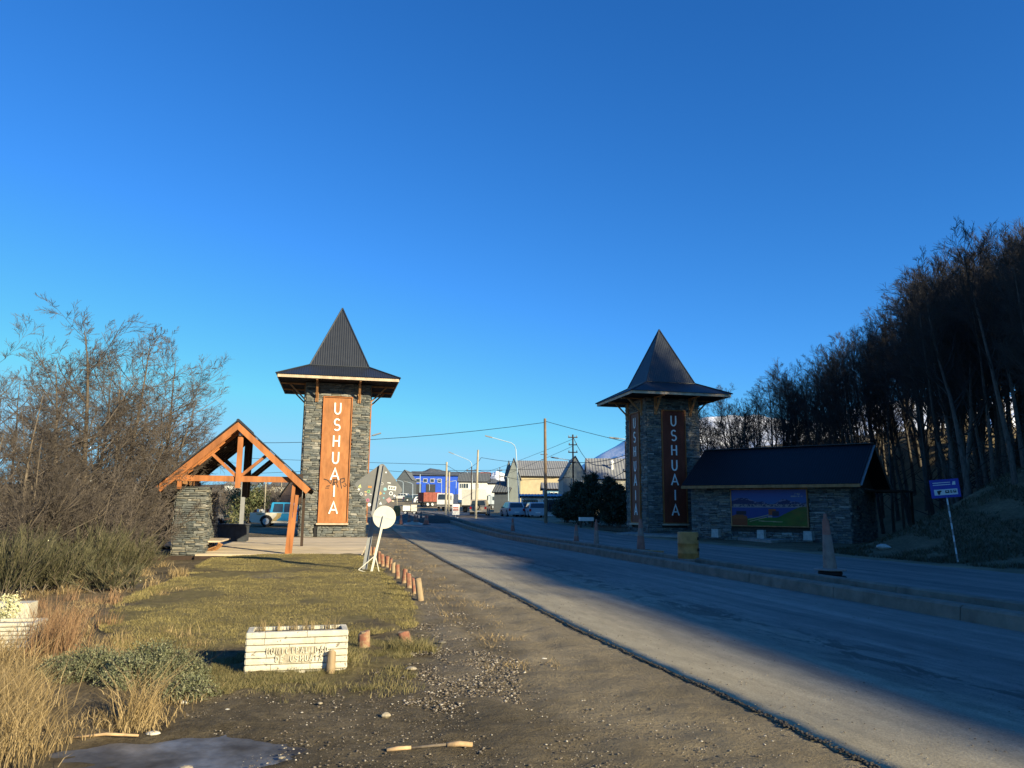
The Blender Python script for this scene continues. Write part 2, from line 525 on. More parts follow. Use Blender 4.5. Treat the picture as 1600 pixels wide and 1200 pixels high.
strip('road', uL, K1 + .05, ys, .014, M['road'], 40, .06)
strip('road_far_carriageway', K2 + .05, R2, ys, .03, M['road2'], 24)
M['soil'] = simple('median_soil', (.085, .072, .06), .95, .5, 3, .9, 18, kind='Generated', stretch=(40, 200, 10))
strip('median_soil', K1 + .1, K2 - .08, ys[ys < 100], .05, M['soil'], 10)
M['kerb'] = simple('dusty_kerb_concrete', (.20, .165, .13), .9, .3, 2.5, .5, 40)
def kerb(ua, wd, ht, name, parts=True):
    root = None
    m = MB()
    y = -6.0
    k = 0
    while y < 96:
        L = 3.0
        pr = [(0, 0), (.02, ht - .03), (.06, ht), (wd, ht), (wd, 0)]
        vs = []
        y2 = y + L - .02
        for yy in (y, y2):
            for a, z in pr:
                x = (ua + a) / .9756 - .225 * yy
                vs.append((x, yy, Hs(x, yy) + z + random.uniform(-.004, .004)))
        n = 5
        fs = [tuple(range(n))[::-1], tuple(range(n, 2 * n))] + [(i, i + 1, i + 1 + n, i + n) for i in range(n - 1)]
        mm = MB(); mm.add(vs, fs)
        if root is None:
            root = empty(name, (0, 0, 0)); tag(root, kind='structure')
        mm.build('kerb_stone', M['kerb'], root)
        y += L
kerb(K1, .30, .24, 'kerb')
kerb(K2 - .14, .2, .25, 'kerb')
# pavement in front of the low stone building
def slab(name, pts, z, th, mat, kind='structure'):
    w_ = [G(*p) for p in pts]
    n = len(w_)
    vs = [(p.x, p.y, p.z + z) for p in w_] + [(p.x, p.y, p.z + z - th) for p in w_]
    fs = [tuple(range(n)), tuple(range(2 * n - 1, n - 1, -1))] + [(i, (i + 1) % n, (i + 1) % n + n, i + n) for i in range(n)]
    m = MB().add(vs, fs)
    return tag(m.build(name, mat), kind=kind)
M['paving'] = simple('grey_paving', (.27, .26, .24), .9, .25, 3, .3, 30)
slab('pavement', [(1070, 837), (1130, 841), (1205, 848.5), (1275, 844), (1330, 843), (1330, 838), (1100, 829)], .14, .3, M['paving'])
slab('pavement', [(960, 836), (1090, 841.5), (1092, 838), (1000, 832)], .12, .3, M['paving'])
# ice sheet over the puddle
def puddle():
    q = N('dirty_puddle_ice')
    n1 = q.noise(1.3, 5, q.world()); n2 = q.noise(9, 6, q.world(), .7)
    o = q.ramp(n1, [(.38, (.04, .034, .028)), (.50, (.09, .086, .08)), (.68, (.19, .195, .205))])
    o = q.mix(1.0, o, q.ramp(n2, [(.3, .6), (.7, 1.3)]), 'MULTIPLY')
    q.col(o); q.rough(q.ramp(n1, [(.4, .75), (.65, .4)])); q.b.inputs['Specular IOR Level'].default_value = .35
    q.bump(n2, .1, .01)
    n = len(PUD); c = PUD.mean(0)
    t = np.linspace(0, 2 * PI, 72, endpoint=False)
    vs = [(c[0], c[1], Hs(*c) - .018)]
    for a in t:
        r = 0.0
        while True:
            x, y = c[0] + math.cos(a) * r, c[1] + math.sin(a) * r
            if sdist(np.array([x]), np.array([y]), PUD)[0] > .30 or r > 4: break
            r += .03
        vs.append((x, y, Hs(*c) - .018))
    m = MB().add(vs, [(0, i + 1, (i + 1) % 72 + 1) for i in range(72)])
    o = m.build('frozen_puddle', q.m)
    tag(o, kind='structure')
puddle()

# ------------------------------------------------------------------ far hills and the snowy mountain
def range_mesh(name, prof_px, Y0, depth, mat, zb=-20, seed=1, nn=160, rough_=.12):
    """a mountain built as a height field: crest line at distance Y0, sloping down toward the viewer and away"""
    pts = [at(px, py, Y0) for px, py in prof_px]
    xs = np.linspace(pts[0].x, pts[-1].x, nn)
    cz = np.interp(xs, [p.x for p in pts], [p.z for p in pts])
    rows = np.concatenate([np.linspace(-1, 0, 46), np.linspace(.12, 1, 8)])
    X, T = np.meshgrid(xs, rows)
    base = zb
    Hc = (cz - base)[None, :]
    prof_ = np.where(T < 0, 1 + T, 1 - T)
    span = abs(xs[-1] - xs[0])
    nz = fbm(X / span * 14, T * 5 + 3, seed, 5) - .5
    rid = 1 - np.abs(fbm(X / span * 9 + T * 2, T * 2.2, seed + 5, 4) * 2 - 1)
    Z = base + Hc * np.clip(prof_ ** 1.05, 0, 1) + Hc * (nz * rough_ * 2 + (rid - .75) * rough_ * 2.2) * np.clip(-T * 3, 0, 1) * np.clip(prof_ * 3, 0, 1)
    Z = Z + Hc * (fbm(X / span * 60, X * 0, seed + 9, 3) - .5) * .035 * (prof_ > .9)
    Y = Y0 + T * depth
    idx = np.arange(X.size).reshape(X.shape)
    F = np.stack([idx[:-1, :-1], idx[:-1, 1:], idx[1:, 1:], idx[1:, :-1]], -1).reshape(-1, 4)
    me = np_mesh(name, np.stack([X, Y, Z], -1).reshape(-1, 3), F, mat, True)
    return tag(link(name, me), kind='structure')

def hill_mat(name, lo, hi, snow_at=None, sc=.004):
    q = N(name); p = q.world()
    n1 = q.noise(sc, 8, p, .7); n2 = q.noise(sc * 8, 6, p, .7)
    o = q.mix(1.0, q.ramp(n1, [(.3, lo), (.7, hi)]), q.ramp(n2, [(.3, .75), (.7, 1.25)]), 'MULTIPLY')
    if snow_at:
        z = q.n('ShaderNodeSeparateXYZ'); q.l(p, z.inputs[0])
        f = q.math('ADD', q.math('DIVIDE', q.math('SUBTRACT', z.outputs[2], snow_at[0]), snow_at[1]), q.math('MULTIPLY', q.math('SUBTRACT', n2, .5), 1.6))
        nz = q.n('ShaderNodeSeparateXYZ'); q.l(q.n('ShaderNodeNewGeometry').outputs['Normal'], nz.inputs[0])
        f = q.math('MULTIPLY', q.ramp(f, [(.3, 0), (.6, 1)]), q.ramp(nz.outputs[2], [(.38, .2), (.62, 1)]))
        o = q.mix(f, o, (.9, .9, .92))
    q.col(o); q.rough(.95); q.b.inputs['Specular IOR Level'].default_value = .05
    q.bump(n2, .6, 20)
    return q.m
range_mesh('snowy_mountain', [(860, 797), (905, 730), (935, 712), (955, 700), (982, 684), (1040, 664), (1100, 652), (1180, 648), (1260, 660), (1340, 636), (1420, 622), (1500, 640), (1620, 610), (1800, 600), (2000, 640)], 6500, 3600,
           hill_mat('snow_and_rock', (.12, .13, .15), (.22, .23, .25), (60, 160), .0012), seed=4, rough_=.17)
range_mesh('forested_hill', [(560, 797), (604, 766), (618, 753), (640, 743), (672, 732), (700, 736), (724, 742), (750, 744), (790, 752), (850, 760), (900, 770), (960, 782), (1010, 797)], 2800, 900,
           hill_mat('bare_forest_and_snow', (.10, .115, .135), (.17, .18, .20), (190, 160), .006), seed=12, rough_=.05)
range_mesh('distant_snow_peaks', [(690, 797), (740, 752), (765, 741), (775, 736), (790, 741), (812, 748), (860, 752), (910, 797)], 9000, 1500,
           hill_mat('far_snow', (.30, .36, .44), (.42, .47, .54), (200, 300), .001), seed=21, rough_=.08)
range_mesh('low_hill', [(-420, 775), (-200, 762), (0, 757), (120, 752), (250, 756), (380, 758), (440, 757), (520, 766), (620, 790)], 1500, 700,
           hill_mat('scrub_hill', (.10, .085, .07), (.17, .145, .12), (150, 200), .01), seed=32, rough_=.05)

# ------------------------------------------------------------------ bare trees
def tubes(P, R, sides=3):
    """vectorised tubes: P (n,k,3), R (n,k)"""
    n, k, _ = P.shape
    D = np.empty_like(P); D[:, 1:-1] = P[:, 2:] - P[:, :-2]; D[:, 0] = P[:, 1] - P[:, 0]; D[:, -1] = P[:, -1] - P[:, -2]
    D /= np.linalg.norm(D, axis=2, keepdims=True) + 1e-9
    ref = np.where(np.abs(D[:, :1, 2:3]) > .8, np.array([1., 0, 0]), np.array([0, 0, 1.]))
    A = np.cross(D, np.broadcast_to(ref, D.shape)); A /= np.linalg.norm(A, axis=2, keepdims=True) + 1e-9
    B = np.cross(D, A)
    t = 2 * PI * np.arange(sides) / sides
    V = P[:, :, None, :] + R[:, :, None, None] * (A[:, :, None, :] * np.cos(t)[None, None, :, None] + B[:, :, None, :] * np.sin(t)[None, None, :, None])
    idx = np.arange(n * k * sides).reshape(n, k, sides)
    nxt = np.roll(idx, -1, 2)
    F = np.stack([idx[:, :-1], nxt[:, :-1], nxt[:, 1:], idx[:, 1:]], -1).reshape(-1, 4)
    return V.reshape(-1, 3), F

def spawn(P, R, m, t0, t1, ratio, ang, trop, k=4, rr=.55, rng=rng, jit=.12, absL=None, tip=.35):
    """m side shoots per parent polyline"""
    n, kp, _ = P.shape
    pi = np.repeat(np.arange(n), m)
    j = np.tile(np.arange(m), n)
    t = t0 + (t1 - t0) * (j + rng.random(n * m)) / m
    s = t * (kp - 1); i0 = np.minimum(s.astype(int), kp - 2); f = (s - i0)[:, None]
    Q = P[pi, i0] * (1 - f) + P[pi, i0 + 1] * f
    r = (R[pi, i0] * (1 - f[:, 0]) + R[pi, i0 + 1] * f[:, 0]) * rr
    D = P[pi, i0 + 1] - P[pi, i0]; D /= np.linalg.norm(D, axis=1, keepdims=True) + 1e-9
    Lp = np.linalg.norm(P[:, -1] - P[:, 0], axis=1)[pi]
    rv = rng.normal(size=D.shape); S = np.cross(D, rv); S /= np.linalg.norm(S, axis=1, keepdims=True) + 1e-9
    a = np.radians(ang * (.75 + .5 * rng.random(n * m)))[:, None]
    d = D * np.cos(a) + S * np.sin(a)
    L = (absL if absL else Lp * ratio) * (1 - .45 * (t - t0) / (t1 - t0 + 1e-6)) * (.65 + .6 * rng.random(n * m))
    out = np.empty((n * m, k, 3)); out[:, 0] = Q
    seg = (L / (k - 1))[:, None]
    for q in range(1, k):
        d = d + np.array(trop)[None] + rng.normal(size=d.shape) * jit
        d /= np.linalg.norm(d, axis=1, keepdims=True) + 1e-9
        out[:, q] = out[:, q - 1] + d * seg
    rad = np.maximum(r, .004)[:, None] * np.linspace(1, tip, k)[None]
    return out, rad

def bark(name, lo, hi):
    q = N(name); n1 = q.noise(3, 5, q.coord('Object', (4, 4, 1)))
    oi = q.n('ShaderNodeObjectInfo').outputs['Random']
    o = q.mix(1.0, q.ramp(n1, [(.3, lo), (.7, hi)]), q.ramp(oi, [(0, .8), (1, 1.2)]), 'MULTIPLY')
    q.col(o); q.rough(.9); q.bump(n1, .5, .02); return q.m
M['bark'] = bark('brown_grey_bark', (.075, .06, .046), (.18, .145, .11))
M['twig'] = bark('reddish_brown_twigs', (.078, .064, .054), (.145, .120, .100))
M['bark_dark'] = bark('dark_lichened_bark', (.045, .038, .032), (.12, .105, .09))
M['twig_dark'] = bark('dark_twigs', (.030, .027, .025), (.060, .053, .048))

def tree_mesh(seed, h, r0, kind):
    """returns (trunk mesh, crown mesh)"""
    g = np.random.default_rng(seed)
    k = 9
    if kind == 'spread':      # open grown small tree, layered twigs
        nt = 3 if seed % 2 else 2
        tr = []
        for i in range(nt):
            p = np.zeros((k, 3)); d = np.array([g.normal() * .22, g.normal() * .22, 1.0]) if i else np.array([g.normal() * .04, g.normal() * .04, 1.0])
            hh = h * (1 if i == 0 else .6 + .25 * g.random())
            for q in range(1, k):
                d = d + np.array([g.normal() * .06, g.normal() * .06, .08]); d /= np.linalg.norm(d)
                p[q] = p[q - 1] + d * hh / (k - 1)
            tr.append(p)
        T = np.stack(tr); TR = np.linspace(1, .10, k)[None] * r0 * np.array([1] + [.65] * (nt - 1))[:, None]
        B1, r1 = spawn(T, TR, 17, .16, .97, .42, 56, (0.02, 0, .07), 6, .5, g, .07)
        B2, r2 = spawn(B1, r1, 8, .15, 1, .46, 42, (0.04, 0, .03), 5, .55, g, .06)
        B3, r3 = spawn(B2, r2, 6, .15, 1, .52, 33, (0.05, 0, .02), 4, .6, g, .06)
        B4, r4 = spawn(B3, r3, 4, .1, 1, .8, 28, (0.03, 0, .02), 3, .7, g, .05)
        parts = [(B1, r1, 5), (B2, r2, 4), (B3, np.maximum(r3, .005), 3), (B4, np.maximum(r4, .0032), 3)]
    elif kind == 'tall':      # slim forest tree, bare below, brush-like crown above
        nt = 1 + int(g.random() < .35)
        tr = []
        for i in range(nt):
            p = np.zeros((k, 3)); d = np.array([g.normal() * .07 - .02, g.normal() * .07, 1.0]) + (np.array([g.normal() * .14, 0, 0]) if i else 0)
            for q in range(1, k):
                d = d + np.array([g.normal() * .03, g.normal() * .03, .03]); d /= np.linalg.norm(d)
                p[q] = p[q - 1] + d * h * (1 if i == 0 else .88) / (k - 1)
            tr.append(p)
        T = np.stack(tr); TR = np.repeat(np.linspace(1, .14, k)[None] * r0, nt, 0)
        B1, r1 = spawn(T, TR, 15, .40, .97, .30, 34, (-.015, 0, .16), 6, .5, g)
        Bs, rs = spawn(T, TR, 7, .12, .5, .16, 55, (0, 0, .03), 4, .3, g)
        B1b, r1b = spawn(B1, r1, 6, .2, 1, .5, 33, (-.03, 0, .06), 5, .6, g)
        B2, r2 = spawn(B1b, r1b, 5, .15, 1, .65, 30, (-.05, 0, .06), 4, .65, g, .07)
        B3, r3 = spawn(B2, r2, 4, .1, 1, .85, 30, (-.05, 0, .05), 3, .75, g, .07)
        parts = [(B1, r1, 4), (Bs, rs, 3), (B1b, r1b, 3), (B2, np.maximum(r2, .009), 3), (B3, np.maximum(r3, .0055), 3)]
    else:                     # shrub of many thin stems
        nt = 14
        T = np.zeros((nt, 6, 3)); d = g.normal(size=(nt, 3)) * .45; d[:, 2] = 1
        T[:, 0, :2] = g.normal(size=(nt, 2)) * .25
        for q in range(1, 6):
            d = d + g.normal(size=d.shape) * .12; d /= np.linalg.norm(d, axis=1, keepdims=True)
            T[:, q] = T[:, q - 1] + d * h / 5 * (.6 + .5 * g.random((nt, 1)))
        TR = np.repeat(np.linspace(1, .2, 6)[None] * r0, nt, 0)
        B1, r1 = spawn(T, TR, 7, .15, 1, .4, 36, (0, 0, .05), 5, .6, g, .07)
        B2, r2 = spawn(B1, r1, 5, .1, 1, .5, 34, (0, 0, .03), 4, .65, g, .07)
        B3, r3 = spawn(B2, r2, 4, .1, 1, .6, 32, (0, 0, .0), 3, .7, g, .06)
        parts = [(B1, r1, 3), (B2, np.maximum(r2, .005), 3), (B3, np.maximum(r3, .004), 3)]
    V, F = tubes(T, TR, 8 if kind != 'shrub' else 4)
    # root flare below ground
    low = V[:, 2] < .02; V[low, 2] -= .25
    Vs, Fs, o = [], [], 0
    for P_, R_, s_ in parts:
        v, f = tubes(P_, R_, s_); Vs.append(v); Fs.append(f + o); o += len(v)
    return (V, F), (np.concatenate(Vs), np.concatenate(Fs))

def tree_meshes(seed, h, r0, kind, mb, mt):
    (V, F), (V2, F2) = tree_mesh(seed, h, r0, kind)
    return np_mesh('trunk', V, F, mb, True), np_mesh('crown', V2, F2, mt, True)

def place_tree(name, meshes, loc, rz, sc, label, cat, group):
    r = empty(name, loc, rz, label, cat, group)
    r.scale = (sc[0], sc[0], sc[1]) if hasattr(sc, '__len__') else (sc, sc, sc)
    link('trunk' if name != 'bare_shrub' else 'stems', meshes[0], r)
    link('crown', meshes[1], r)
    return r

# right hand forest on the bank
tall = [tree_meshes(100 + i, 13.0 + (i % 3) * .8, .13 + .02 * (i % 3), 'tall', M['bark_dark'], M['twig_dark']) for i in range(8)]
cand = []
g = np.random.default_rng(5)
# skyline of the wood: photo column -> pixel row of the tree tops
SKX = [1085, 1120, 1170, 1230, 1290, 1340, 1400, 1440, 1480, 1540, 1600, 1800, 2200]
SKY = [650, 625, 592, 565, 532, 512, 485, 440, 400, 362, 335, 290, 250]
def project(p):
    v = Rm.transposed() @ (Vector(p) - CAM)
    return 800 + 1200 * v.x / -v.z, 600 - 1200 * v.y / -v.z
def add_forest(n, xr, yr, umin, tries=4000, mind=1.25, inframe=True):
    got = 0
    for _ in range(tries):
        if got >= n: break
        x = g.uniform(*xr); y = g.uniform(*yr); u = uu(x, y)
        if u < umin(y): continue
        if any((x - a) ** 2 + (y - b) ** 2 < mind ** 2 for a, b, _, _ in cand): continue
        z = Hs(x, y)
        px, py = project((x, y, z))
        if inframe and not (1080 < px < 1690): continue
        top = np.interp(px, SKX, SKY)
        hh = (at(px, top, y).z - z) * g.uniform(.80, 1.03) if inframe else g.uniform(8, 10)
        hh = min(max(hh, 5.0), 16.5)
        if 34 < y < 50 and x > 18: hh *= .93
        cand.append((x, y, z, hh)); got += 1
add_forest(100, (17, 31), (25, 46), lambda y: np.interp(y, [25, 36, 40, 46], [25.5, 27, 31, 33.5]))
add_forest(110, (12, 40), (46, 68), lambda y: np.interp(y, [46, 50, 62, 78], [33.5, 32, 28, 27]))
def wood_label(x, y, z, hh):
    px, py = project((x, y, z + hh))
    row = 'front row' if y < 36 else ('middle rows' if y < 52 else 'back rows')
    if px < 1180: return 'low leafless tree just right of the shaded tower, ' + row + ' of the wood'
    if px < 1290: return 'leafless tree above the left half of the low roof, ' + row + ' of the wood'
    if px < 1380: return 'leafless tree above the right end of the low roof, ' + row + ' of the wood'
    if px < 1480: return 'leafless tree between the gable and the bus sign, ' + row + ' of the wood'
    return 'tall leafless tree at the right edge behind the bus sign, ' + row
for i, (x, y, z, hh) in enumerate(cand):
    v = g.integers(0, 8)
    base = 13.0 + (v % 3) * .8
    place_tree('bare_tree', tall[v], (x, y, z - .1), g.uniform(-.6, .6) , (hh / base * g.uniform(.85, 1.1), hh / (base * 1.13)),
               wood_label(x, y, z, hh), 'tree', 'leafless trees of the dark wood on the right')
# the same wood going on up the hillside beyond the frame: one mass
def far_wood():
    Vs, Fs, o = [], [], 0
    gg = np.random.default_rng(8)
    variants = []
    for i in range(3):
        gq = np.random.default_rng(300 + i)
        k = 5
        T = np.zeros((1, k, 3)); T[0, :, 2] = np.linspace(0, 9, k); T[0, :, 0] = gq.normal(size=k) * .1
        TR = np.linspace(.16, .03, k)[None]
        B1, r1 = spawn(T, TR, 14, .35, .98, .3, 38, (0, 0, .14), 4, .55, gq)
        B2, r2 = spawn(B1, r1, 7, .15, 1, .5, 36, (0, 0, .05), 3, .6, gq)
        v, f = tubes(T, TR, 4); v1, f1 = tubes(B1, r1, 3); v2, f2 = tubes(B2, np.maximum(r2, .02), 3)
        variants.append((np.concatenate([v, v1, v2]), np.concatenate([f, f1 + len(v), f2 + len(v) + len(v1)])))
    cnt = 0
    while cnt < 300:
        x = gg.uniform(28, 75); y = gg.uniform(-70, 38); u = uu(x, y)
        if cnt < 150:
            if u < 45 or u > 58 or y > -6: continue
            s_b = .36
        else:
            if u < 32 or u > 50 or y < 8 or y > 28 or x / y < .74: continue
            s_b = .95
        v, f = variants[cnt % 3]
        a = gg.uniform(0, 6.28); s = gg.uniform(.75, 1.15) * s_b
        c, s_ = math.cos(a), math.sin(a)
        vv = np.stack([(v[:, 0] * c - v[:, 1] * s_) * s, (v[:, 0] * s_ + v[:, 1] * c) * s, v[:, 2] * s], -1) + np.array([x, y, Hs(x, y) - .1])
        Vs.append(vv); Fs.append(f + o); o += len(vv); cnt += 1
    me = np_mesh('hillside_wood', np.concatenate(Vs), np.concatenate(Fs), M['bark_dark'], True)
    tag(link('hillside_wood', me), 'leafless wood covering the hillside beyond the right hand edge', 'wood', kind='stuff')
far_wood()

# ------------------------------------------------------------------ dry stone facing
def stone_variants():
    out = []
    for i in range(10):
        vs = []
        for (x, z) in ((-.5, -.5), (.5, -.5), (.5, .5), (-.5, .5)):
            vs.append((x + random.uniform(-.06, .06), -.5 + random.uniform(-.12, .12), z + random.uniform(-.14, .14)))
        for (x, z) in ((-.5, -.5), (.5, -.5), (.5, .5), (-.5, .5)):
            vs.append((x * .98, .5, z * .95))
        mid = (random.uniform(-.15, .15), -.5 - random.uniform(.02, .22), random.uniform(-.1, .1))
        vs.append(mid)
        fs = [(0, 1, 8), (1, 2, 8), (2, 3, 8), (3, 0, 8), (1, 0, 4, 5), (2, 1, 5, 6), (3, 2, 6, 7), (0, 3, 7, 4)]
        out.append((vs, fs))
    return out
SV = stone_variants()
SM = []
for vs, fs in SV:
    me = bpy.data.meshes.new('stone'); me.from_pydata(vs, [], fs); me.materials.append(M['stone'])
    a = me.attributes.new('rnd', 'FLOAT', 'POINT'); a.data.foreach_set('value', [0.0] * len(vs)); SM.append(me)

def face_stones(W, Hh, sw, sh, hole=None):
    """layout of coursed stones on a wall W x Hh, returns (u, z, w, h)"""
    res = []; z = 0
    while z < Hh - .02:
        h = min(sh * random.uniform(.65, 1.4), Hh - z)
        x = 0
        while x < W - .03:
            w_ = min(sw * random.uniform(.5, 1.7), W - x)
            if W - x - w_ < sw * .3: w_ = W - x
            cx, cz = x + w_ / 2, z + h / 2
            ok = True
            if hole:
                for (a, b, c, d) in (hole if isinstance(hole, list) else [hole]):
                    if x + w_ > a and x < b and z + h > c and z < d:
                        if x < a < x + w_ and a - x > .08: w2 = a - x; cx = x + w2 / 2; w_ = w2
                        elif x < b < x + w_ and x + w_ - b > .08: cx = (b + x + w_) / 2; w2 = x + w_ - b; res.append((cx, cz, w2 - .012, h - .012)); ok = False
                        else: ok = False
            if ok and h > .03: 
                if h > sh * 1.15 and random.random() < .35:
                    res.append((cx, z + h * .28, w_ - .012, h * .5 - .014)); res.append((cx, z + h * .78, w_ - .012, h * .42 - .01))
                else:
                    res.append((cx, cz, w_ - .012, h - .014))
            x += w_ if ok or not hole else max(w_, .05)
        z += h
    return res

def clad(parent, O, e, W, Hh, sw, sh, th=.10, hole=None, singles=300, name='stone'):
    """stones on a wall face. O lower left corner, e along, outward normal n = e x z"""
    e = Vector(e).normalized(); n = Vector((e.y, -e.x, 0))
    R = Matrix((e, -n, Vector((0, 0, 1)))).transposed()
    L = face_stones(W, Hh, sw, sh, hole)
    L.sort(key=lambda s: -s[2] * s[3])
    bulk = MB(); rnd = []
    for i, (u, z, w_, h) in enumerate(L):
        proud = random.uniform(-.02, .03)
        c = Vector(O) + e * u + Vector((0, 0, z)) + n * (proud)
        if i < singles:
            o = link(name, SM[i % 10], parent)
            o.matrix_local = Matrix.Translation(c) @ R.to_4x4() @ Matrix.Diagonal((w_, th, h, 1))
        else:
            vs, fs = SV[i % 10]
            bulk.add([c + R @ Vector((v[0] * w_, v[1] * th, v[2] * h)) for v in vs], fs)
            rnd += [random.random()] * len(vs)
    if bulk.v:
        me = bulk.mesh('stone_facing', M['stone'])
        a = me.attributes.new('rnd', 'FLOAT', 'POINT'); a.data.foreach_set('value', rnd)
        tag(link('stone_facing', me, parent), kind='stuff')

# ------------------------------------------------------------------ lettering
def stroke(m, pts, wd, y, th, closed=False, mi=0):
    """flat mitred ribbon in the xz plane with thickness th, front at y"""
    n = len(pts); Lp, Rp = [], []
    for i in range(n):
        p = Vector(pts[i])
        a = Vector(pts[i - 1]) if i > 0 else None; b = Vector(pts[i + 1]) if i < n - 1 else None
        d1 = (p - a).normalized() if a else None; d2 = (b - p).normalized() if b else None
        if d1 is None: d1 = d2
        if d2 is None: d2 = d1
        n1 = Vector((-d1.y, d1.x)); n2 = Vector((-d2.y, d2.x)); nn = (n1 + n2).normalized()
        k = wd / 2 / max(.5, nn.dot(n1))
        Lp.append(p + nn * k); Rp.append(p - nn * k)
    vs = [(q.x, y, q.y) for q in Lp] + [(q.x, y, q.y) for q in Rp] + [(q.x, y + th, q.y) for q in Lp] + [(q.x, y + th, q.y) for q in Rp]
    fs = []
    for i in range(n - 1):
        fs += [(i, i + 1, n + i + 1, n + i), (i, 2 * n + i, 2 * n + i + 1, i + 1), (n + i, n + i + 1, 3 * n + i + 1, 3 * n + i)]
    fs += [(0, n, 3 * n, 2 * n), (n - 1, 3 * n - 1, 4 * n - 1, 2 * n - 1)]
    m.add(vs, fs, mi)

def arc(cx, cy, rx, ry, a0, a1, n=10):
    return [(cx + rx * math.cos(math.radians(a0 + (a1 - a0) * i / n)), cy + ry * math.sin(math.radians(a0 + (a1 - a0) * i / n))) for i in range(n + 1)]

GLY = {
    'U': [[(-.36, 1), (-.36, .34)] + arc(0, .34, .36, .34, 180, 360) [1:] + [(.36, 1)]],
    'S': [arc(0, .73, .33, .27, 35, 270, 12)[:-1] + [(0.0, .49)] + arc(0, .25, .36, .25, 85, -145, 12)[1:]],
    'H': [[(-.36, 0), (-.36, 1)], [(.36, 0), (.36, 1)], [(-.36, .52), (.36, .52)]],
    'A': [[(-.42, 0), (0, 1.02), (.42, 0)], [(-.29, .34), (.29, .34)]],
    'I': [[(0, 0), (0, 1)]],
    'M': [[(-.4, 0), (-.36, 1), (0, .3), (.36, 1), (.4, 0)]],
    'N': [[(-.34, 0), (-.34, 1), (.34, 0), (.34, 1)]],
    'C': [arc(0, .5, .38, .5, 50, 310, 10)],
    'P': [[(-.32, 0), (-.32, 1), (.1, 1), (.32, .86), (.32, .64), (.1, .5), (-.3, .5)]],
    'L': [[(-.3, 1), (-.3, 0), (.32, 0)]],
    'D': [[(-.34, 0), (-.34, 1), (.05, 1), (.34, .7), (.34, .3), (.05, 0), (-.34, 0)]],
    'E': [[(.32, 1), (-.32, 1), (-.32, 0), (.32, 0)], [(-.3, .52), (.22, .52)]],
    'R': [[(-.32, 0), (-.32, 1), (.1, 1), (.32, .86), (.32, .66), (.1, .52), (-.3, .52)], [(0, .52), (.34, 0)]],
    'O': [arc(0, .5, .38, .5, 0, 360, 14)],
    'T': [[(-.36, 1), (.36, 1)], [(0, 1), (0, 0)]],
    'B': [[(-.32, 0), (-.32, 1), (.12, 1), (.3, .78), (.1, .53), (-.3, .53)], [(.1, .53), (.34, .27), (.1, 0), (-.32, 0)]],
}
def glyph(ch, x, z, hgt, wd, y, th, m=None, asp=1.0):
    m = m or MB()
    for s in GLY[ch]:
        stroke(m, [(x + a * hgt * asp, z + b * hgt) for a, b in s], wd, y, th)
    return m

# ------------------------------------------------------------------ towers
def ribbed(m, bl, br, tl, tr, pitch=.13, amp=.015, mi=0):
    """corrugated sheet over a trapezium (or triangle when tl == tr), ribs running up the slope"""
    bl, br, tl, tr = map(Vector, (bl, br, tl, tr))
    e = (br - bl); W = e.length; e.normalize()
    up = ((tl + tr) / 2 - (bl + br) / 2); up = (up - e * up.dot(e))
    S = up.length; up.normalize(); n = e.cross(up).normalized()
    if n.z < 0: n = -n
    a = (tl - bl).dot(e); b = (tr - bl).dot(e)
    N_ = max(4, int(W / pitch)) * 2
    xs = [W * i / N_ for i in range(N_ + 1)]
    def top(x):
        if x < a: return S * x / a
        if x > b: return S * (W - x) / (W - b)
        return S
    vs = []
    for i, x in enumerate(xs):
        o = n * (amp if i % 2 else 0)
        vs.append(bl + e * x + o); vs.append(bl + e * x + up * top(x) + o)
    fs = [(2 * i, 2 * i + 2, 2 * i + 3, 2 * i + 1) for i in range(N_)]
    m.add(vs, fs, mi)

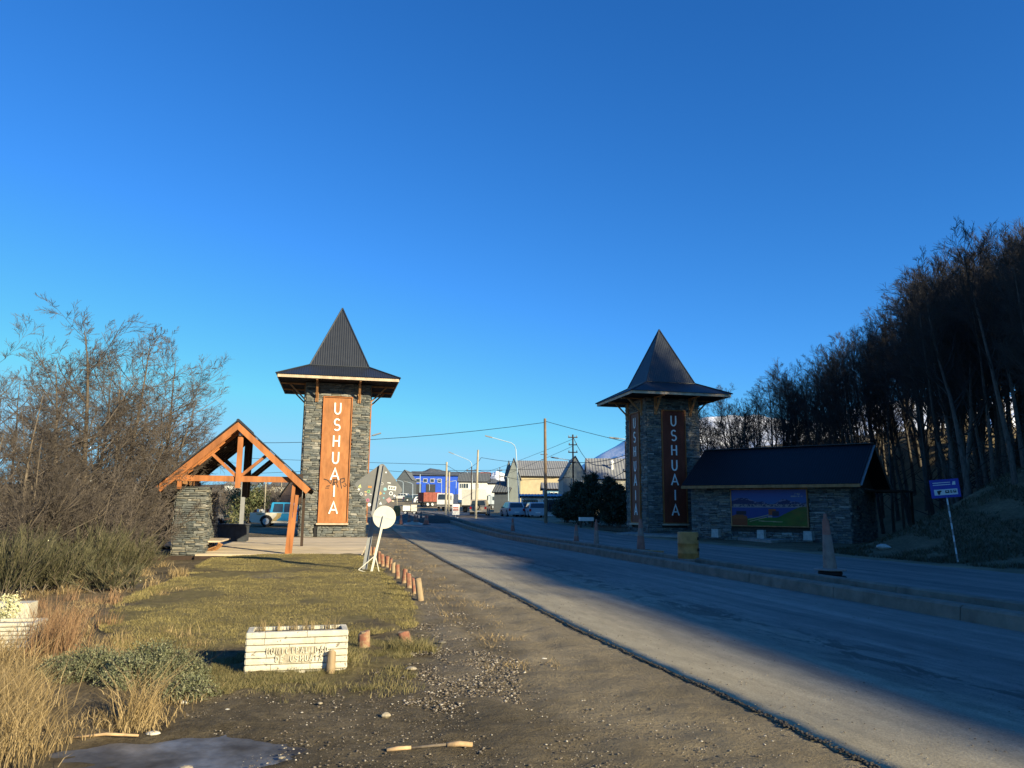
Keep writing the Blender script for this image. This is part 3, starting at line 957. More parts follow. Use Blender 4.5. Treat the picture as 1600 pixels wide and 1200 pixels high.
def sign_panel(parent, W, z0, z1, y, graffiti=False, cx=0.0, rot=0, W2=1.69, signmat=None):
    """the tall board with the town's name; y = wall plane (front towards -y), rot = which face"""
    Rz = Matrix.Rotation(rot, 4, 'Z')
    def put(m, name, mat, par):
        o = m.build(name, mat, par)
        if par is parent: o.matrix_local = Rz
        return o
    b = MB().b2((cx - W2 / 2 + .06, y - .10, z0 + .06), (cx + W2 / 2 - .06, y + .04, z1 - .06))
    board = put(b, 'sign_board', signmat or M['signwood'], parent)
    for nm, lo, hi in (('f', (cx - W2 / 2, y - .17, z0), (cx - W2 / 2 + .06, y + .04, z1)), ('f', (cx + W2 / 2 - .06, y - .17, z0), (cx + W2 / 2, y + .04, z1)),
                       ('f', (cx - W2 / 2 + .06, y - .17, z1 - .06), (cx + W2 / 2 - .06, y + .04, z1)), ('f', (cx - W2 / 2 + .06, y - .17, z0), (cx + W2 / 2 - .06, y + .04, z0 + .06))):
        MB().b2(lo, hi).build('frame', M['wood'], board)
    MB().b2((cx - W2 / 2 - .08, y - .24, z0 - .11), (cx + W2 / 2 + .04, y + .04, z0 - .01)).build('sill', M['palewood'], board)
    step = .965; zc = z1 - .70
    for i, ch in enumerate('USHUAIA'):
        z = zc - i * step - .33
        m = glyph(ch, cx, z, .66, .085, y - .135, .035, asp=.68 if ch != 'A' else .84)
        m.build('letter', M['letter'], board)
    if graffiti:
        gz = z0 + 2.28
        m = MB()
        def s(pts, wd=.05): stroke(m, [(cx + a, gz + b) for a, b in pts], wd, y - .104, .003)
        s([(-.62, .22), (-.38, .15), (-.2, -.05)], .06); s([(-.2, -.05), (-.16, .1), (-.2, .26)]); s([(-.45, -.2), (-.25, -.16)], .06); s([(-.5, -.3), (-.3, -.3)])
        s([(-.12, .18), (.1, .22), (.16, .05), (-.02, .04), (.02, -.18)], .06); s([(-.02, .2), (-.1, -.12)], .07); s([(.1, .02), (.22, -.25)], .05); s([(-.08, -.1), (.05, -.2)], .09)
        s([(.32, .22), (.36, -.05), (.42, -.32)], .06); s([(.3, .22), (.55, .28), (.56, .1), (.4, .02)], .06); s([(.6, 0), (.68, -.12), (.6, -.2), (.5, -.14)], .05)
        m.build('graffiti_tag', M['spray'], board)
    # a few horizontal board joints
    return board

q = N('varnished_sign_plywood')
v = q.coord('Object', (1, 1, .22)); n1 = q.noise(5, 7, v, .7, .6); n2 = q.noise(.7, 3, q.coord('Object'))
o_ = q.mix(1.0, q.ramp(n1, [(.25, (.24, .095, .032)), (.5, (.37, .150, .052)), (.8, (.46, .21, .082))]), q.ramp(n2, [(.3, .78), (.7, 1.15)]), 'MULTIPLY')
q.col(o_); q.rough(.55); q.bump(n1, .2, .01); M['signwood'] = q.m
M['signshade'] = simple('shade_darkened_red_stained_board', (.17, .035, .018), .6, .25, 3, .15, 30, stretch=(1, 1, .25))  # redder copy of the sign wood, darkened to carry the tower's shade
M['roofblack'] = simple('blue_black_roof_sheet', (.008, .008, .011), .6, .15, 2, 0, spec=.3)
M['spray'] = simple('black_spray_paint', (.07, .045, .035), .8, .3, 9)

def tower(loc, rz, label, graffiti, faces, niche=False, sing=(300, 0), signmat=None):
    W = 3.65; hw = W / 2; ZE = 8.92; EO = 3.42
    t = empty('stone_tower', loc, rz, label, 'tower')
    core = MB().b2((-hw + .06, -hw + .06, -.4), (hw - .06, hw - .06, ZE + .05))
    core.build('wall_core', M['mortar'], t)
    zs0, zs1 = .78, 8.12
    hole = (hw - .845, hw + .845, zs0 - .1, zs1)
    dirs = [((-hw, -hw, 0), (1, 0, 0)), ((-hw, hw, 0), (0, -1, 0)), ((hw, -hw, 0), (0, 1, 0)), ((hw, hw, 0), (-1, 0, 0))]
    holes = [hole]
    for k, (O, e) in enumerate(dirs):
        hl = [hole] if k in faces else None
        if k == 0 and niche: hl = [hole, (.78, .98, .0, .75)]
        clad(t, Vector(O) + Vector((0, 0, -.1)), e, W, ZE + .1, .36, .125, .12, hl, sing[k] if k < len(sing) else 0)
    if niche:
        MB().b2((-hw + .78, -hw - .03, .02), (-hw + .98, -hw + .07, .72)).build('niche', M['black'], t)  # solid black block, put in for the shade inside the opening
    for k in faces:
        rot = {0: 0, 1: -PI / 2, 2: PI / 2, 3: PI}[k]
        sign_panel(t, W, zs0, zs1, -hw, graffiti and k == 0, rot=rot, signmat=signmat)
    # roof: soffit, fascia boards, skirt, spire
    MB().b2((-EO + .05, -EO + .05, ZE + .05), (EO - .05, EO - .05, ZE + .11)).build('soffit', M['soffit'], t)
    for k in range(4):
        o = MB().b2((-EO + .03, -EO, ZE + .0), (EO - .035, -EO + .04, ZE + .17)).build('fascia', M['palewood'], t)
        o.matrix_local = Matrix.Rotation(k * PI / 2, 4, 'Z')
    sk = MB(); sp = MB(); SB = 1.72; ZS = 9.98; ZA = 13.95; z0 = ZE + .18; E2 = EO + .07
    caps = MB()
    for k in range(4):
        R = Matrix.Rotation(k * PI / 2, 3, 'Z')
        f = lambda x, y, z: R @ Vector((x, y, z))
        ribbed(sk, f(-E2, -E2, z0), f(E2, -E2, z0), f(-SB, -SB, ZS), f(SB, -SB, ZS))
        ribbed(sp, f(-SB, -SB, ZS + .005), f(SB, -SB, ZS + .005), f(0, 0, ZA), f(0, 0, ZA))
        caps.tube([f(-E2, -E2, z0 + .03), f(-SB, -SB, ZS + .03), f(0, 0, ZA + .05)], .045, 6)
        caps.beam(f(-SB, -SB, ZS + .02), f(SB, -SB, ZS + .02), .09, .04)
    sk.build('skirt_roof', M['roofmetal'], t); sp.build('spire_roof', M['roofmetal'], t); caps.build('ridge_cap', M['roofmetal'], t)
    # brackets, two on each side
    for k in range(4):
        R4 = Matrix.Rotation(k * PI / 2, 4, 'Z')
        for x in (-1.22, 1.22):
            m = MB()
            for dx in (-.055, .055):
                m.b2((x + dx - .035, -hw - .15, ZE - 1.15), (x + dx + .035, -hw - .05, ZE + .04))
            m.beam((x, -hw - .1, ZE - .95), (x, -hw - 1.05, ZE + .0), .08, .12, (1, 0, 0))
            m.beam((x, -hw - .05, ZE - .02), (x, -EO + .1, ZE - .02), .08, .10, (1, 0, 0))
            o = m.build('bracket', M['wood2'], t); o.matrix_local = R4
    return t
thx = math.radians(12.68)
e_ = Vector((.9755, .2198, 0)); b_ = Vector((-.2198, .9755, 0))
Lc = Vector((-12.05, 44.6, 0)) + e_ * 1.825 + b_ * 1.825
Rc = Vector((8.8, 49.8, 0)) + e_ * 1.825 + b_ * 1.825
tower((Lc.x, Lc.y, .0), thx, 'sunlit dark stone tower with a pointed metal roof, beside the open timber shelter', True, (0, 1, 2), True, (300, 0, 0, 0))
tower((Rc.x, Rc.y, .05), thx, 'shaded stone tower with a pointed roof, joined to the low building under the trees', False, (0, 1, 2), False, (200, 100, 0, 0), M['signshade'])

# ------------------------------------------------------------------ open timber shelter
SO = Vector((-11.76, 27.0, -.14))
sh = empty('timber_shelter', SO, thx, 'open timber shelter with gabled roof on a stone pillar, left of the sunlit tower', 'shelter')
def shb(name, mat, m): return m.build(name, mat, sh)
# local x along the front, y to the back
UX, ZAp, ZT, XL, XR = 2.05, 4.70, 2.38, -.52, 4.62
ZO = .14  # ground offset
LEN = 4.7
apex_z = 4.62 + ZO; tip_z = 2.30 + ZO
for side, xt in ((-1, -.50), (1, 4.66)):
    for yy in (-.45, -.05, .35, .75, 1.15, 1.55, 1.95, 2.4, 2.9, 3.6, LEN - .35):
        w_ = .05 if yy < -.3 else .045
        m = MB().beam((UX, yy, apex_z - .12), (xt, yy, tip_z - .10), .06, .20, (0, 1, 0))
        # beam() takes width across and height; lay it on edge
        m = MB()
        d = Vector((xt - UX, 0, tip_z - apex_z)); nrm = Vector((-d.z, 0, d.x)).normalized()
        if nrm.z < 0: nrm = -nrm
        a0 = Vector((UX, yy, apex_z)); a1 = Vector((xt, yy, tip_z)); hgt = .23 if yy < -.3 else .17
        vs = [a0 - nrm * .03, a1 - nrm * .03, a1 - nrm * (.03 + hgt), a0 - nrm * (.03 + hgt)]
        if yy < -.3: vs[3] = Vector((UX, yy, apex_z - .30)); vs[0] = Vector((UX, yy, apex_z - .03))
        m.add([v + Vector((0, -.035, 0)) for v in vs] + [v + Vector((0, .035, 0)) for v in vs], [(0, 1, 2, 3), (7, 6, 5, 4), (0, 4, 5, 1), (1, 5, 6, 2), (2, 6, 7, 3), (3, 7, 4, 0)])
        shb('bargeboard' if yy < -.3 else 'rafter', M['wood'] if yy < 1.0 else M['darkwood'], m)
    # battens with gaps between, and the metal sheet above
    d = Vector((xt - UX, 0, tip_z - apex_z)); L = d.length; dn = d.normalized(); nrm = Vector((-d.z, 0, d.x)).normalized()
    if nrm.z < 0: nrm = -nrm
    for i in range(5):
        p = Vector((UX, 0, apex_z)) + dn * (.16 + i * (L - .25) / 4) - nrm * .01
        m = MB().beam(p + Vector((0, -.42, 0)), p + Vector((0, LEN - .3, 0)), .05, .03, nrm)
        shb('batten', M['darkwood'], m)
    m = MB()
    p0 = Vector((UX, -.52, apex_z)) + nrm * .02; p1 = p0 + dn * (L + .06)
    bl, br = (p1, p1 + Vector((0, LEN + .2, 0))); tl, tr = (p0, p0 + Vector((0, LEN + .2, 0)))
    ribbed(m, bl, br, tl, tr, .2, .015)
    k0 = len(m.v)
    m.add([v - nrm * .02 for v in (bl, br, tr, tl)], [(0, 1, 2, 3)])
    m.add([bl - nrm * .02, tl - nrm * .02, tl + nrm * .02, bl + nrm * .02], [(0, 1, 2, 3)])
    shb('roof_sheet', M['roofmetal'], m)
shb('ridge_cap', M['roofmetal'], MB().tube([(UX, -.54, apex_z + .02), (UX, LEN - .3, apex_z + .02)], .06, 6))
zb = 2.60 + ZO
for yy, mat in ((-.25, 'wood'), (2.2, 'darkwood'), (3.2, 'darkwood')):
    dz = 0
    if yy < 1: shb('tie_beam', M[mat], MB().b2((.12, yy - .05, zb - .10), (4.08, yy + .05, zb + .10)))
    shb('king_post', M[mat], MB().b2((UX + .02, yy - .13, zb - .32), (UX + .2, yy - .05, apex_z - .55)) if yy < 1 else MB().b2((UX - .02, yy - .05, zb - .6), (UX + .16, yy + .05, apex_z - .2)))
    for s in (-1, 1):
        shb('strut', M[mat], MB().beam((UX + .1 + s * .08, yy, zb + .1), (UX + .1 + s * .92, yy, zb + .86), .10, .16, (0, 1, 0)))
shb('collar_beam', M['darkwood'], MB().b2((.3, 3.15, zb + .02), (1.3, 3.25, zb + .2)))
# right hand post of two boards with a slot, leaning slightly
m = MB()
for dx, y0 in ((-.055, -.30), (.06, -.24)):
    m.beam((3.98 + dx, y0, .10), (4.12 + dx, y0, 2.62 if dx < 0 else 2.2), .115, .12, (0, 1, 0))
m.box((4.05, -.26, .75), (.05, .1, 1.3))
shb('post', M['wood'], m)
shb('post', M['darkwood'], MB().b2((4.10, -.15, 1.9), (4.34, .0, 2.95)))
shb('post', M['darkwood'], MB().b2((4.2, 4.0, .1), (4.31, 4.11, 2.6)))
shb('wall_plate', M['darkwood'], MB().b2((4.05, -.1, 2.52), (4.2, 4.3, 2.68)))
shb('wall_plate', M['wood2'], MB().b2((.05, -.2, 2.56), (.2, 4.3, 2.72)))
shb('pole_bracket', M['wood'], MB().b2((.16, -.3, 2.36), (.30, -.18, 2.68)))
# stone pillar at the front left and the wall running back behind it
pw, pd, ph = .99, .75, 2.45
pil = MB().b2((.12 + .05, .05, -.3), (.12 + pw - .05, pd - .05, ph)).build('stone_pillar', M['mortar'], sh)
clad(pil, (.12, 0, -.15), (1, 0, 0), pw, ph + .15, .27, .075, .10, None, 160)
clad(pil, (.12 + pw, 0, -.15), (0, 1, 0), pd, ph + .15, .27, .075, .10, None, 60)
clad(pil, (.12, pd, -.15), (0, -1, 0), pd, ph + .15, .27, .075, .10, None, 0)
wal = MB().b2((.22, pd, -.3), (.75, 4.9, 2.3)).build('stone_wall', M['mortar'], sh)
clad(wal, (.80, pd, -.1), (0, 1, 0), 4.15, 2.4, .28, .08, .10, None, 200)
clad(wal, (.17, 4.9, -.1), (0, -1, 0), 4.15, 2.4, .3, .10, .10, None, 0)
# bench along the wall: seat and curved slats below
seat = shb('bench_seat', M['palewood'], MB().b2((.86, .9, .50), (1.55, 3.6, .56)))
for i in range(3):
    y0 = 1.0 + i * .12
    m = MB().tube([(1.5 + .04 * i, y0 - .1, .48 - .03 * i), (1.42, y0, .36 - .05 * i), (1.1, y0 + .05, .24 - .06 * i), (.95, y0, .16 - .03 * i)], .035, 5)
    shb('bench_slat', M['wood2'], m)
lampm = MB().lathe((UX + .12, -.30, apex_z - .52), [(.02, 0), (.09, .02), (.10, .10), (.05, .15)], 10)
shb('lamp', M['concrete'], lampm)
shb('lamp', M['white'], MB().lathe((UX - .62, 1.2, apex_z - .85), [(.01, 0), (.06, .03), (.06, .09), (.02, .13)], 10))

# deck between the shelter and the tower
dk = empty('boardwalk_deck', (SO.x, SO.y, 0), thx); tag(dk, kind='structure')
M['deck'] = simple('weathered_deck_board', (.50, .41, .29), .85, .25, 3, .3, 30, objrand=.14, stretch=(.3, 1, 1))
proto = {}
x0, x1 = .95, 6.9
nb = 74; wb = 14.4 / nb
for i in range(nb):
    y = -.55 + i * wb
    xa = x0 + random.uniform(-.01, .01); xb = 6.55 + i * .012 + random.uniform(-.02, .02)
    zz = .02 + .10 * min(1, i / 20) * .6
    if i > 24: xa = -1.9
    MB().b2((xa, y + .006, zz - .05), (xb, y + wb - .006, zz + random.uniform(-.003, .003))).build('plank', M['deck'], dk)
MB().b2((-2.0, -.45, -.32), (6.5, 13.8, -.04)).build('deck_frame', M['darkwood'], dk)
MB().b2((x0, -.60, -.16), (6.55, -.555, -.03)).build('edge_board', M['darkwood'], dk)
# fire place block with the slim steel column behind the shelter
fb = empty('fireplace_block', at(360, 845, 36), thx, 'dark square block with a slim steel column rising from it, seen through the shelter', 'block')
fb.location.z = .06
MB().b2((-.72, -.5, 0), (.72, .7, .74)).build('block', M['darkconcrete'], fb)
MB().b2((-.78, -.56, .74), (.78, .76, .80)).build('cap', M['darkconcrete'], fb)
MB().b2((.34, -.1, .80), (.52, .08, 2.75)).build('column', M['greymetal'], fb)
m = MB()
for k in range(9):
    a = random.uniform(0, 6.28); m.beam((-.45 + random.uniform(-.2, .2), random.uniform(-.2, .2), .83), (-.45 + .4 * math.cos(a), .4 * math.sin(a), .95 + random.uniform(0, .12)), .05, .04)
m.build('firewood', M['darkwood'], fb)
m = None

# ------------------------------------------------------------------ low stone building with the mural
BL = Vector((10.9, 46.9, 0)); BR = Vector((18.1, 41.5, 0))
be = (BR - BL).normalized(); BW = (BR - BL).length
brz = math.atan2(be.y, be.x)
bd = empty('low_stone_building', (BL.x, BL.y, .05), brz, 'low dark stone building with a long roof and a mural, under the trees', 'building')
BD = 6.0; BH = 2.95
body = MB().b2((.05, .05, -.4), (BW - .05, BD, BH)).build('wall', M['mortar'], bd)
mu0, mu1, mz0, mz1 = 2.55, 6.8, .80, 2.82
clad(body, (0, 0, -.2), (1, 0, 0), BW, BH + .2, .34, .11, .12, [(mu0 - .08, mu1 + .08, mz0 - .08, mz1 + .08)], 220)
clad(body, (BW, 0, -.2), (0, 1, 0), BD, BH + .2, .34, .11, .12, None, 0)
# roof
OV = .75; RH = 2.35; ez = BH - .02
def roofpt(x, s, t): return Vector((x, BD / 2 + s * (BD / 2 + OV) * t, ez + .0 + RH * (1 - t)))
for s in (-1, 1):
    m = MB(); xa, xb = -.3, BW + .75
    ribbed(m, roofpt(xa, s, 1) + Vector((0, 0, .16)), roofpt(xb, s, 1) + Vector((0, 0, .16)), roofpt(xa, s, 0) + Vector((0, 0, .16)), roofpt(xb, s, 0) + Vector((0, 0, .16)), .14, .010)
    m.build('roof', M['roofblack'], bd)
    MB().add([roofpt(xa, s, 1), roofpt(xb, s, 1), roofpt(xb, s, 0), roofpt(xa, s, 0)] , [(0, 1, 2, 3)]).build('soffit', M['soffit'], bd)
    p, q_ = roofpt(xb, s, 1), roofpt(xb, s, 0)
    MB().beam(p + Vector((0, 0, .06)), q_ + Vector((0, 0, .06)), .05, .20, (1, 0, 0)).build('bargeboard', M['greymetal'], bd)
    MB().b2((xa, (p.y - .03), ez - .03), (xb, (p.y + .03), ez + .14)).build('fascia', M['wood2'], bd)
for xg in (0, BW - .08):
    MB().add([(xg, 0, BH), (xg, BD, BH), (xg, BD / 2, BH + RH * .8), (xg + .06, 0, BH), (xg + .06, BD, BH), (xg + .06, BD / 2, BH + RH * .8)], [(0, 1, 2), (5, 4, 3), (0, 3, 4, 1), (1, 4, 5, 2), (2, 5, 3, 0)]).build('gable', M['darkwood'], bd)
MB().beam(roofpt(-.3, 0, 0) + Vector((0, 0, .19)), roofpt(BW + .75, 0, 0) + Vector((0, 0, .19)), .3, .04).build('ridge_cap', M['roofmetal'], bd)
MB().b2((BW, 1.2, 0), (BW + .06, 2.4, 2.1)).build('door', M['darkwood'], bd)
# lean-to at the gable end
MB().b2((BW + .1, 3.1, 2.75), (BW + 2.1, 6.4, 2.84)).build('porch_roof', M['darkwood'], bd)
for yy in (3.3, 6.2):
    MB().b2((BW + 1.9, yy - .06, -.3), (BW + 2.02, yy + .06, 2.75)).build('porch_post', M['darkwood'], bd)

def mural(parent):
    nxm, nzm = 190, 104
    Wm, Hm = mu1 - mu0, mz1 - mz0
    x = np.linspace(0, 1, nxm); z = np.linspace(0, 1, nzm)
    X, Z = np.meshgrid(x, z)
    c = np.zeros(X.shape + (3,))
    sky_ = np.stack([.05 + .10 * (Z - .5), .16 + .18 * (1 - Z), .50 + .1 * Z], -1)
    c[:] = sky_
    def paint(mask, rgb): c[mask] = rgb
    mt = .66 + .10 * (fbm(X * 7, X * 0, 3, 4) - .5) * 2 + .12 * np.exp(-((X - .12) / .14) ** 2) + .05 * np.exp(-((X - .75) / .1) ** 2)
    paint(Z < mt, (.03, .06, .20))
    paint((Z < mt) & (Z > mt - .05) & (fbm(X * 40, Z * 40, 8, 2) > .55), (.25, .32, .5))
    paint(Z < .60, (.04, .07, .16))
    town = (Z < .60) & (Z > .53) & (hash2(np.floor(X * 70), np.floor(Z * 60), 5) > .45)
    paint(town, (.45, .45, .42))
    paint(Z < .53, (.04, .11, .42))
    paint((Z < .53) & (Z > .50), (.35, .42, .5))
    hill = .10 + .42 * sm((X - .42) / .55) + .03 * (fbm(X * 12, X * 0, 6, 3) - .5)
    gr = Z < np.maximum(hill, np.where(X > .2, .20 + .08 * (X - .2), .2))
    gcol = np.stack([.06 + .30 * sm((X - .55) / .5) * (fbm(X * 9, Z * 9, 5, 3)), .16 + .16 * fbm(X * 11, Z * 11, 7, 3), .03 + 0 * X], -1)
    c[gr] = gcol[gr]
    paint((Z < .32) & (X < .21) & (Z < .34 - .8 * np.abs(X - .1)), (.42, .15, .04))
    paint((Z < .18) & (X < .21), (.36, .11, .03))
    paint((Z < .40) & (Z > .22) & (X > .06) & (X < .2) & (Z > .30), (.03, .04, .06))
    paint((Z < .46) & (Z > .30) & (X > .50) & (X < .60) & (Z < .46 - 1.6 * np.abs(X - .55) + .1), (.5, .16, .05))
    paint((Z < .40) & (Z > .27) & (X > .545) & (X < .64) & (Z < .48 - 1.1 * np.abs(X - .58)), (.05, .05, .08))
    paint((Z < .28) & (Z > .23) & (X > .49) & (X < .545), (.5, .5, .48))
    for (a, b) in (((.22, .16), (.50, .30)), ((.24, .11), (.48, .24)), ((.36, .13), (.68, .11))):
        t = np.clip((X - a[0]) / (b[0] - a[0]), 0, 1); zl = a[1] + (b[1] - a[1]) * t
        paint((np.abs(Z - zl) < .011) & (X > a[0]) & (X < b[0]), (.55, .62, .35))
    paint((X > .80) & (X < .95) & (Z > .79) & (Z < .83) & (hash2(np.floor(X * 120), np.floor(Z * 2), 2) > .3), (.45, .58, .62))
    paint((X > .85) & (X < .92) & (Z > .85) & (Z < .90) & (hash2(np.floor(X * 90), np.floor(Z * 60), 9) > .4), (.35, .5, .6))
    q = N('mural_print'); a = q.n('ShaderNodeAttribute', _attribute_name='print'); q.l(a.outputs['Color'], q.b.inputs['Base Color']); q.rough(.45)
    V = np.stack([mu0 + X * Wm, X * 0 - .14, mz0 + Z * Hm], -1).reshape(-1, 3)
    idx = np.arange(X.size).reshape(X.shape)
    F = np.stack([idx[:-1, :-1], idx[:-1, 1:], idx[1:, 1:], idx[1:, :-1]], -1).reshape(-1, 4)
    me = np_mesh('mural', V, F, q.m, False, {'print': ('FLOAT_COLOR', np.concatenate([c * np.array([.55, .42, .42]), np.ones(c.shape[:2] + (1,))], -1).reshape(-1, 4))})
    mo = link('mural', me, parent)
    for lo, hi in (((mu0 - .06, -.17, mz0 - .06), (mu1 + .06, .02, mz0 - .001)), ((mu0 - .06, -.17, mz1 + .001), (mu1 + .06, .02, mz1 + .06)), ((mu0 - .06, -.17, mz0), (mu0 - .001, .02, mz1)), ((mu1 + .001, -.17, mz0), (mu1 + .06, .02, mz1))):
        MB().b2(lo, hi).build('mural_frame', M['wood2'], mo)
    MB().b2((mu0, -.125, mz0), (mu1, .02, mz1)).build('mural_backing', M['greymetal'], mo)
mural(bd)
for i, (px, py, s, lab) in enumerate([(1119, 836, .42, 'left of the mural beside the shaded tower'), (1190, 840, .40, 'under the middle of the mural'), (1264, 842, .46, 'under the right end of the mural')]):
    p = at(px, py, [45.3, 43.7, 41.9][i]); 
    m = MB().box((0, 0, .24), (s, s, .48), taper=.93)
    m2 = MB().box((0, 0, .49), (s * .8, s * .8, .03))
    b = empty('planter_block', (p.x, p.y, Hs(p.x, p.y) + .14), brz, 'pale concrete block planter on the pavement ' + lab, 'planter', 'concrete block planters in front of the mural')
    m.build('tub', M['concrete'], b); m2.build('soil', M['soil'], b)

# ------------------------------------------------------------------ roadside signs
M['signback'] = simple('grey_sign_back', (.17, .17, .165), .5, .12, 4)
M['offwhite'] = simple('sun_bleached_white_paint', (.66, .62, .52), .6, .08, 5)
def flat_mat(name, c, r=.5):
    return simple(name, c, r, .04, 5)
COL = {}
def cm(c):
    if c not in COL: COL[c] = flat_mat('sticker_print_%02d' % len(COL), c)
    return COL[c]
p = G(568, 893)
ds = empty('diamond_sign', p, 0, 'leaning diamond road sign seen from its grey back, covered in stickers', 'road sign')
ds.rotation_euler = (math.radians(-2), math.radians(7.3), math.radians(8))
k = p.y / 1200
R_ = .655
def rounded(poly, r=.09, n=4):
    out = []
    m_ = len(poly)
    for i in range(m_):
        a, b, c = Vector(poly[i - 1]), Vector(poly[i]), Vector(poly[(i + 1) % m_])
        u_, v_ = (a - b).normalized(), (c - b).normalized()
        for j in range(n + 1):
            t = j / n
            q1 = b + u_ * r * (1 - t); q2 = b + v_ * r * t
            out.append(tuple(b + u_ * r * (1 - t) ** 2 + v_ * r * t ** 2))
    return out
dz = 2.19
plate = MB().prism(rounded([(.03, dz - R_), (.03 + R_, dz), (.03, dz + R_), (.03 - R_, dz)], .10), -.004, .004).build('plate', M['signback'], ds)
m = MB()
for sx in (-.055, .055): m.b2((sx - .008 + .02, -.075, -.3), (sx + .008 + .02, -.012, 2.78))
m.b2((-.035 + .0, -.030, -.3), (.075, -.014, 2.78)); m.build('channel_post', M['greymetal'], ds)
MB().b2((-.09, -.010, 1.55), (-.047, -.006, 2.72)).build('post_shadow_gap', M['black'], ds)  # black strip painted on the plate for the shadow gap beside the post
stk = [(333, 158, .05, 's', (.8, .8, .78)), (75, 296, .055, 't', (.55, .6, .25)), (65, 328, .035, 'o', (.8, .8, .75)), (91, 371, .05, 'r', (.6, .62, .6)), (175, 302, .12, 'w', (.75, .25, .06)),
       (135, 350, .07, 'w', (.8, .5, .2)), (165, 345, .05, 'r', (.25, .55, .2)), (186, 373, .07, 'b', (.8, .8, .78)), (160, 430, .05, 'r', (.65, .12, .25)), (177, 475, .055, 'o', (.75, .78, .8)),
       (298, 270, .045, 'r', (.5, .5, .5)), (368, 260, .12, 'b', (.7, .7, .7)), (400, 310, .17, 'w', (.8, .78, .72)), (330, 322, .055, 'o', (.25, .5, .55)), (281, 363, .045, 'd', (.75, .35, .12)),
       (321, 363, .055, 's', (.15, .42, .48)), (390, 362, .065, 'r', (.78, .8, .8)), (426, 385, .035, 'o', (.8, .82, .82)), (318, 408, .045, 's', (.2, .5, .55)), (372, 428, .07, 'd', (.7, .3, .3)),
       (413, 437, .08, 'w', (.72, .58, .4)), (290, 460, .05, 't', (.55, .62, .68)), (435, 345, .04, 'b', (.4, .5, .5)), (275, 420, .03, 's', (.4, .4, .42)), (136, 378, .035, 'o', (.6, .4, .3))]
for (zx, zy, s, kd, c) in stk:
    px, py = 545 + zx / 6.31, 715 + zy / 6.31
    a, b = (px - 587) * k * .96, (763 - py) * k
    th = math.radians(-7.3); x = .03 + a * math.cos(-th) - b * math.sin(-th); z = dz + a * math.sin(-th) + b * math.cos(-th)
    m = MB(); y0, y1 = -.0065, -.0045
    if kd in 'sbwt' and kd != 't':
        w2, h2 = {'s': (s, s), 'b': (s, s * .28), 'w': (s, s * .5)}[kd]
        s *= .62
        w2 *= .62; h2 *= .62
        if s > .10: m.prism([(x - w2, z - h2), (x + w2, z - h2), (x + w2, z + h2), (x - w2, z + h2)][:4], y0, y1)
        else: m.prism([(x - w2 * .6, z - h2 * .6), (x + w2 * .6, z - h2 * .6), (x + w2 * .6, z + h2 * .6), (x - w2 * .6, z + h2 * .6)], y0, y1)
    elif kd == 't': m.prism([(x - s * .8, z - s * .6), (x + s * .8, z - s * .6), (x, z + s)], y0, y1)
    elif kd == 'd': m.prism([(x, z - s), (x + s, z), (x, z + s), (x - s, z)], y0, y1)
    else:
        m.prism([(x + s * .8 * math.cos(t * PI / 6), z + s * .8 * math.sin(t * PI / 6)) for t in range(12)], y0, y1)
    o = m.build('sticker', cm(c), ds)
    if kd == 'r':
        MB().prism([(x + s * .5 * math.cos(t * PI / 6), z + s * .5 * math.sin(t * PI / 6)) for t in range(12)], -.0085, -.0066).build('sticker_centre', cm((.12, .13, .14)), o)
    if s > .10:
        for j in range(3):
            MB().prism([(x - .085 + j * .06, z - .03), (x - .045 + j * .06, z - .03), (x - .045 + j * .06, z + .03), (x - .085 + j * .06, z + .03)], -.0085, -.0066).build('printed_mark', cm((.12, .13, .14)), o)

p = G(580, 896)
rs = empty('round_sign', p, 0, 'leaning round white sign seen from its back on a thin white stand, by the stumps', 'road sign')
rs.rotation_euler = (math.radians(-3), math.radians(11), math.radians(5))
m = MB().lathe((0.0, -.0, 1.42), [(.285, -.004), (.29, .0), (.285, .004)], 32, R=Matrix.Rotation(PI / 2, 3, 'X')); m.build('disc', M['offwhite'], rs)
MB().b2((-.26, -.012, 1.40), (.26, -.006, 1.425)).build('rib', M['offwhite'], rs)
MB().b2((-.028, -.055, -.02), (.028, -.012, 1.45)).build('post', M['offwhite'], rs)
MB().tube([(-.0, -.03, .45), (-.32, -.12, .03)], .012, 6).build('stand_leg', M['offwhite'], rs)
MB().tube([(.0, -.03, .45), (.24, -.02, -.04)], .012, 6).build('stand_leg', M['offwhite'], rs)
MB().tube([(-.32, -.12, .03), (-.02, -.2, .0)], .012, 6).build('stand_foot', M['offwhite'], rs)

